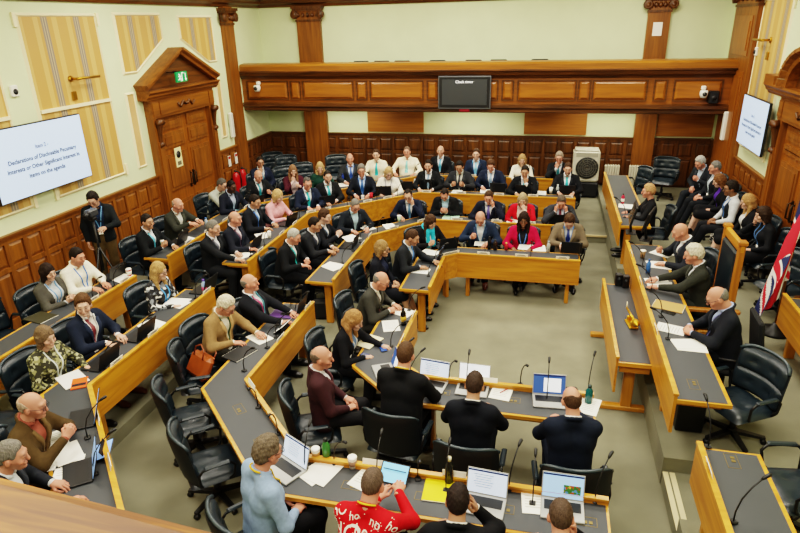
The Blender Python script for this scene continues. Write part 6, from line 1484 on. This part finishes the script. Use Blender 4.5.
cup((-1.800,4.010), Z0, 'white coffee cup with tan sleeve beside the green bottle', '#ece6d6', '#b98a58'); cup((-1.450,3.970), Z0, 'white coffee cup left of the red festive shirt', '#e5ddd0', '#9c7c68')
bottle((-1.700,4.010), Z0, 'green and black water bottle at the nearest table corner', '#3f7a3c', '#16181a', None, .24, .036)
bottle((-0.610,3.960), Z0, 'dark flask with cream cap behind the yellow folder', '#26261f', '#d8d0b4', None, .26, .036); bottle((-1.620,6.640), Z0, 'black bottle with yellow label on the short inner desk', '#15130f', '#15130f', '#b8922e', .24, .036)
bottle((.565,5.36), Z0, 'teal flask at the right end of the inner desk', '#0f5a5c', '#0e2c2e', None, .20, .036)
r = tag(empty('black_case', (*(0.410,5.450), Z0), .2), 'small black case beside the silver laptop', 'case'); raw(MB().cbox((0,0,.03), (.13,.17,.06), .015), 'shell', M_black, r); raw(MB().cbox((0,0,.061), (.08,.02,.006), .002), 'handle_strip', M_shell, r)
cup((-5.890,7.100), Z1, 'red and white paper cup near the white shirted man', '#b32630', '#e9e2d2'); cup((1.440,8.710), Z2, 'brown paper cup on the dais desk by a name card', '#8a6a48', None, '#efe8d8'); cup((-6.140,8.320), Z1, 'pale green cup before the dark haired man with aqua tie', '#a9c6a0')
cup((0.140,12.710), Z1, 'white cup left of the bearded man with aqua tie', '#efe9da'); cup((-2.100,12.810), Z1, 'white cup between two dark suited men in the third ring', '#efe9da'); cup((-3.500,11.780), Z1, 'small red cup before the grey haired man in navy suit', '#c01e2c', None, '#c01e2c', .09); cup((-2.670,10.800), Z0, 'pale green cup before the hand-on-cheek navy suit', '#b8d0b0'); cup((-4.550,9.050), Z1, 'white cup beside the blonde woman in pale pink', '#efe9da')
bottle((-4.43,6.72), Z1, 'purple topped clear bottle at the end of the third ring', '#9fb4c8', '#5a3a8a', '#d0507a', .22, .032); bottle((1.440,8.140), Z2, 'blue water bottle on the dais desk', '#3f6fae', '#2a4c84', None, .2, .03); bottle((1.430,11.520), Z2, 'small red bottle on the far dais desk', '#b8304a', '#1b1b1d', '#e4dcd2', .2, .03)
bottle((-0.830,9.570), Z0, 'black flask between the bright blue suit and magenta jacket', '#17181a', '#111214', None, .22, .033); bottle((-0.730,9.540), Z0, 'dark brown bottle right of the black flask', '#2a1c14', '#1a1a1a', None, .18, .034); bottle((-0.550,9.570), Z0, 'red bottle before the magenta jacket', '#a8242c', '#d0c060', None, .13, .03); bottle((0.130,9.590), Z0, 'clear water bottle left of the taupe jacket', '#b4b8b0', '#8fa0a8', None, .19, .03)
bottle((0.270,12.650), Z1, 'clear water bottle before the bearded man with aqua tie', '#b8bcb4', '#e4e4e0', None, .2, .03); bottle((-2.770,12.710), Z1, 'clear water bottle left of the bearded grey tie man', '#b8bcb4', '#e4e4e0', None, .2, .03); bottle((-5.930,9.380), Z1, 'clear bottle with blue cap on the outer ring', '#a8b8c4', '#3f6fae', None, .2, .03); bottle((-4.530,13.010), Z1, 'blue bottle before the bald man with blue lanyard', '#27408c', '#1c2c60', None, .2, .03)
# bags
r = tag(empty('leather_bag', (*(-3.780,5.440), .465), math.radians(-30)), 'orange tan leather briefcase lying on an empty navy chair', 'bag')
M_bag = mat('tan_bag_leather', '#8f4517', .4, .15, 12)
R = Rx(-.55)
raw(MB().cbox((0,-.02,.15), (.40,.12,.29), .045, R), 'body', M_bag, r); raw(MB().cbox((0,.05,.17), (.30,.03,.20), .014, R), 'front_pocket', M_bag, r)
for s in (1,-1): raw(MB().tube([R@np.array((-.10,.07*s,.10))+np.array((0,-.02,.15)), R@np.array((-.09,.085*s,.20))+np.array((0,-.02,.15)), R@np.array((0,.09*s,.25))+np.array((0,-.02,.15)), R@np.array((.09,.085*s,.20))+np.array((0,-.02,.15)), R@np.array((.10,.07*s,.10))+np.array((0,-.02,.15))], .010, 6), 'handle', mat('bag_handle', '#7a3812', .4), r)
def floorbag(q, z, rz, lab, col, h=.32, m=None):
    r = tag(empty('shoulder_bag', (*q, z), rz), lab, 'bag'); m = m or mat('bag_'+col.lstrip('#'), col, .7, .15, 10)
    raw(MB().cbox((0,0,h/2), (.34,.16,h), .05), 'body', m, r); raw(MB().cbox((0,.085,h*.42), (.26,.04,h*.5), .018), 'pocket', m, r); raw(MB().tube([(-.12,0,h-.02),(-.1,0,h+.08),(0,0,h+.12),(.1,0,h+.08),(.12,0,h-.02)], .012, 6), 'handle', M_black, r)
floorbag((-3.240,8.010), 0, .2, 'black bag standing on the floor behind the short inner desk', '#121214', .34)
floorbag((-3.050,9.230), 0, .8, 'dark brown bag on the floor under the second ring desk', '#3a2014', .3)
floorbag((3.190,11.730), DH, 1.2, 'black bag with white dots at the waistcoat man\'s feet', '#15151a', .3, pattern('dotted_bag', '#141418', ['#141418','#d8d4cc'], 60))
# mace, black speaker pair, monitor on the dais, tripod
r = tag(empty('mace', (*(1.160,7.150), .75), .15), 'gold ceremonial mace ornament on the low table', 'mace'); M_gold = mat('gold', '#d9a531', .3, metal=.7)
raw(MB().cbox((0,0,.012), (.11,.24,.022), .006), 'stand', M_gold, r)
for y in (-.08,.08): raw(MB().cbox((0,y,.05), (.08,.03,.08), .008), 'cradle', M_gold, r)
raw(MB().tube([(0,-.10,.105),(0,.06,.105),(0,.26,.11)], [.018,.016,.012], 10), 'shaft', M_gold, r); raw(MB().lathe([(0,-.05),(.03,-.04),(.042,0),(.036,.03),(.044,.045),(.02,.06),(.012,.085),(0,.09)], (0,-.13,.105), 12, Rx(math.pi/2)), 'crowned_head', M_gold, r); raw(MB().tube([(0,.26,.11),(0,.27,.19)], [.012,.005], 8), 'finial', mat('ivory', '#e8dfc0', .4), r)
for j, (x, y) in enumerate(((1.110,8.380), (1.200,8.330))):
    r = tag(empty('desk_speaker', (x,y,.75), .1), 'small black box speaker on the clerk table, '+('left one of the pair' if j == 0 else 'right one of the pair'), 'speaker')
    raw(MB().cbox((0,0,.09), (.09,.09,.18), .01), 'cabinet', M_black, r); raw(MB().lathe([(0,0),(.03,.0),(.025,.006),(0,.008)], (0,-.046,.11), 10, Rx(math.pi/2)), 'driver', M_shell, r)
for q, lab, rz in (((1.590,9.520),'black monitor turned away at the far end of the dais desk',1.25),((1.400,9.830),'second black monitor edge-on beside the far dais desk',1.5)):
    r = tag(empty('monitor', (*q, Z2), rz), lab, 'monitor'); raw(MB().cbox((0,0,.33), (.50,.03,.32), .01, Rx(.25)), 'screen_case', M_black, r); raw(MB().cbox((0,0,.012), (.24,.16,.02), .008), 'foot', M_black, r); raw(MB().tube([(0,.0,.02),(0,.03,.2),(0,.02,.3)], .02, 8), 'neck', M_black, r); raw(MB().box((0,.017,.33), (.46,.002,.28), Rx(.25)), 'display', mat('dark_glass', '#23282e', .2), r)
tpx, tpy = -6.62, 7.44
r = tag(empty('camera_tripod', (tpx,tpy,T1)), 'black camera tripod with video camera before the standing cameraman', 'tripod')
for a in (.4,2.5,4.6): MB().tube([(tpx,tpy,1.2),(tpx+.36*math.cos(a),tpy+.36*math.sin(a),T1+.012)], [.016,.012], 6).build('leg', M_black, r)
MB().tube([(tpx,tpy,.8),(tpx,tpy,1.64)], .018, 8).build('centre_column', M_black, r); MB().cbox((tpx,tpy,1.65), (.10,.10,.06), .015).build('pan_head', M_black, r)
c = MB().cbox((tpx,tpy,1.74), (.12,.20,.11), .02).build('video_camera', mat('camera_grey', '#3a3c40', .4), r); MB().tube([(tpx+.02,tpy-.10,1.74),(tpx+.04,tpy-.19,1.74)], .042, 12).build('lens', M_black, c)
MB().tube([(tpx,tpy,1.64),(tpx-.02,tpy+.2,1.54)], .009, 6).build('pan_handle', M_black, r)

# ------------------------------------------------------------------ light and camera
def area(name, loc, sx, sy, power, col=(1,.93,.80), rot=(0,0,0)):
    l = bpy.data.lights.new(name, 'AREA'); l.shape = 'RECTANGLE'; l.size = sx; l.size_y = sy; l.energy = power; l.color = col
    o = bpy.data.objects.new(name, l); COL.objects.link(o); o.location = loc; o.rotation_euler = rot; return o
for i, x in enumerate((-5.2,-1.9,1.6)):
    for j, y in enumerate((1.5,5.5,9.5,13.2)):
        area('ceiling_light', (x,y,ZC-.06), 1.6, 1.2, 150)
for x in (-5.2,-1.9,1.4): area('under_gallery_light', (x,15.2,2.26), 1.8, .15, 26, (1,.93,.72))
w = bpy.data.worlds.new('World'); SC.world = w; w.use_nodes = True
w.node_tree.nodes['Background'].inputs[0].default_value = (1,.95,.85,1); w.node_tree.nodes['Background'].inputs[1].default_value = .3
cam = bpy.data.cameras.new('camera'); co = bpy.data.objects.new('camera', cam); COL.objects.link(co); SC.camera = co
cam.sensor_width = 36; cam.lens = 27.2565; cam.clip_start = .05; cam.clip_end = 100
Rm = [[0.972585, -0.065253, 0.223207], [0.23133, 0.369646, -0.899916], [-0.023786, 0.926879, 0.374607]]
co.matrix_world = Matrix(((*Rm[0],0),(*Rm[1],0),(*Rm[2],4.3),(0,0,0,1)))
SC.view_settings.view_transform = 'Filmic'; SC.view_settings.look = 'High Contrast'; SC.view_settings.exposure = -.25
SC.cycles.use_denoising = True; SC.cycles.max_bounces = 6; SC.cycles.diffuse_bounces = 4; SC.cycles.glossy_bounces = 2
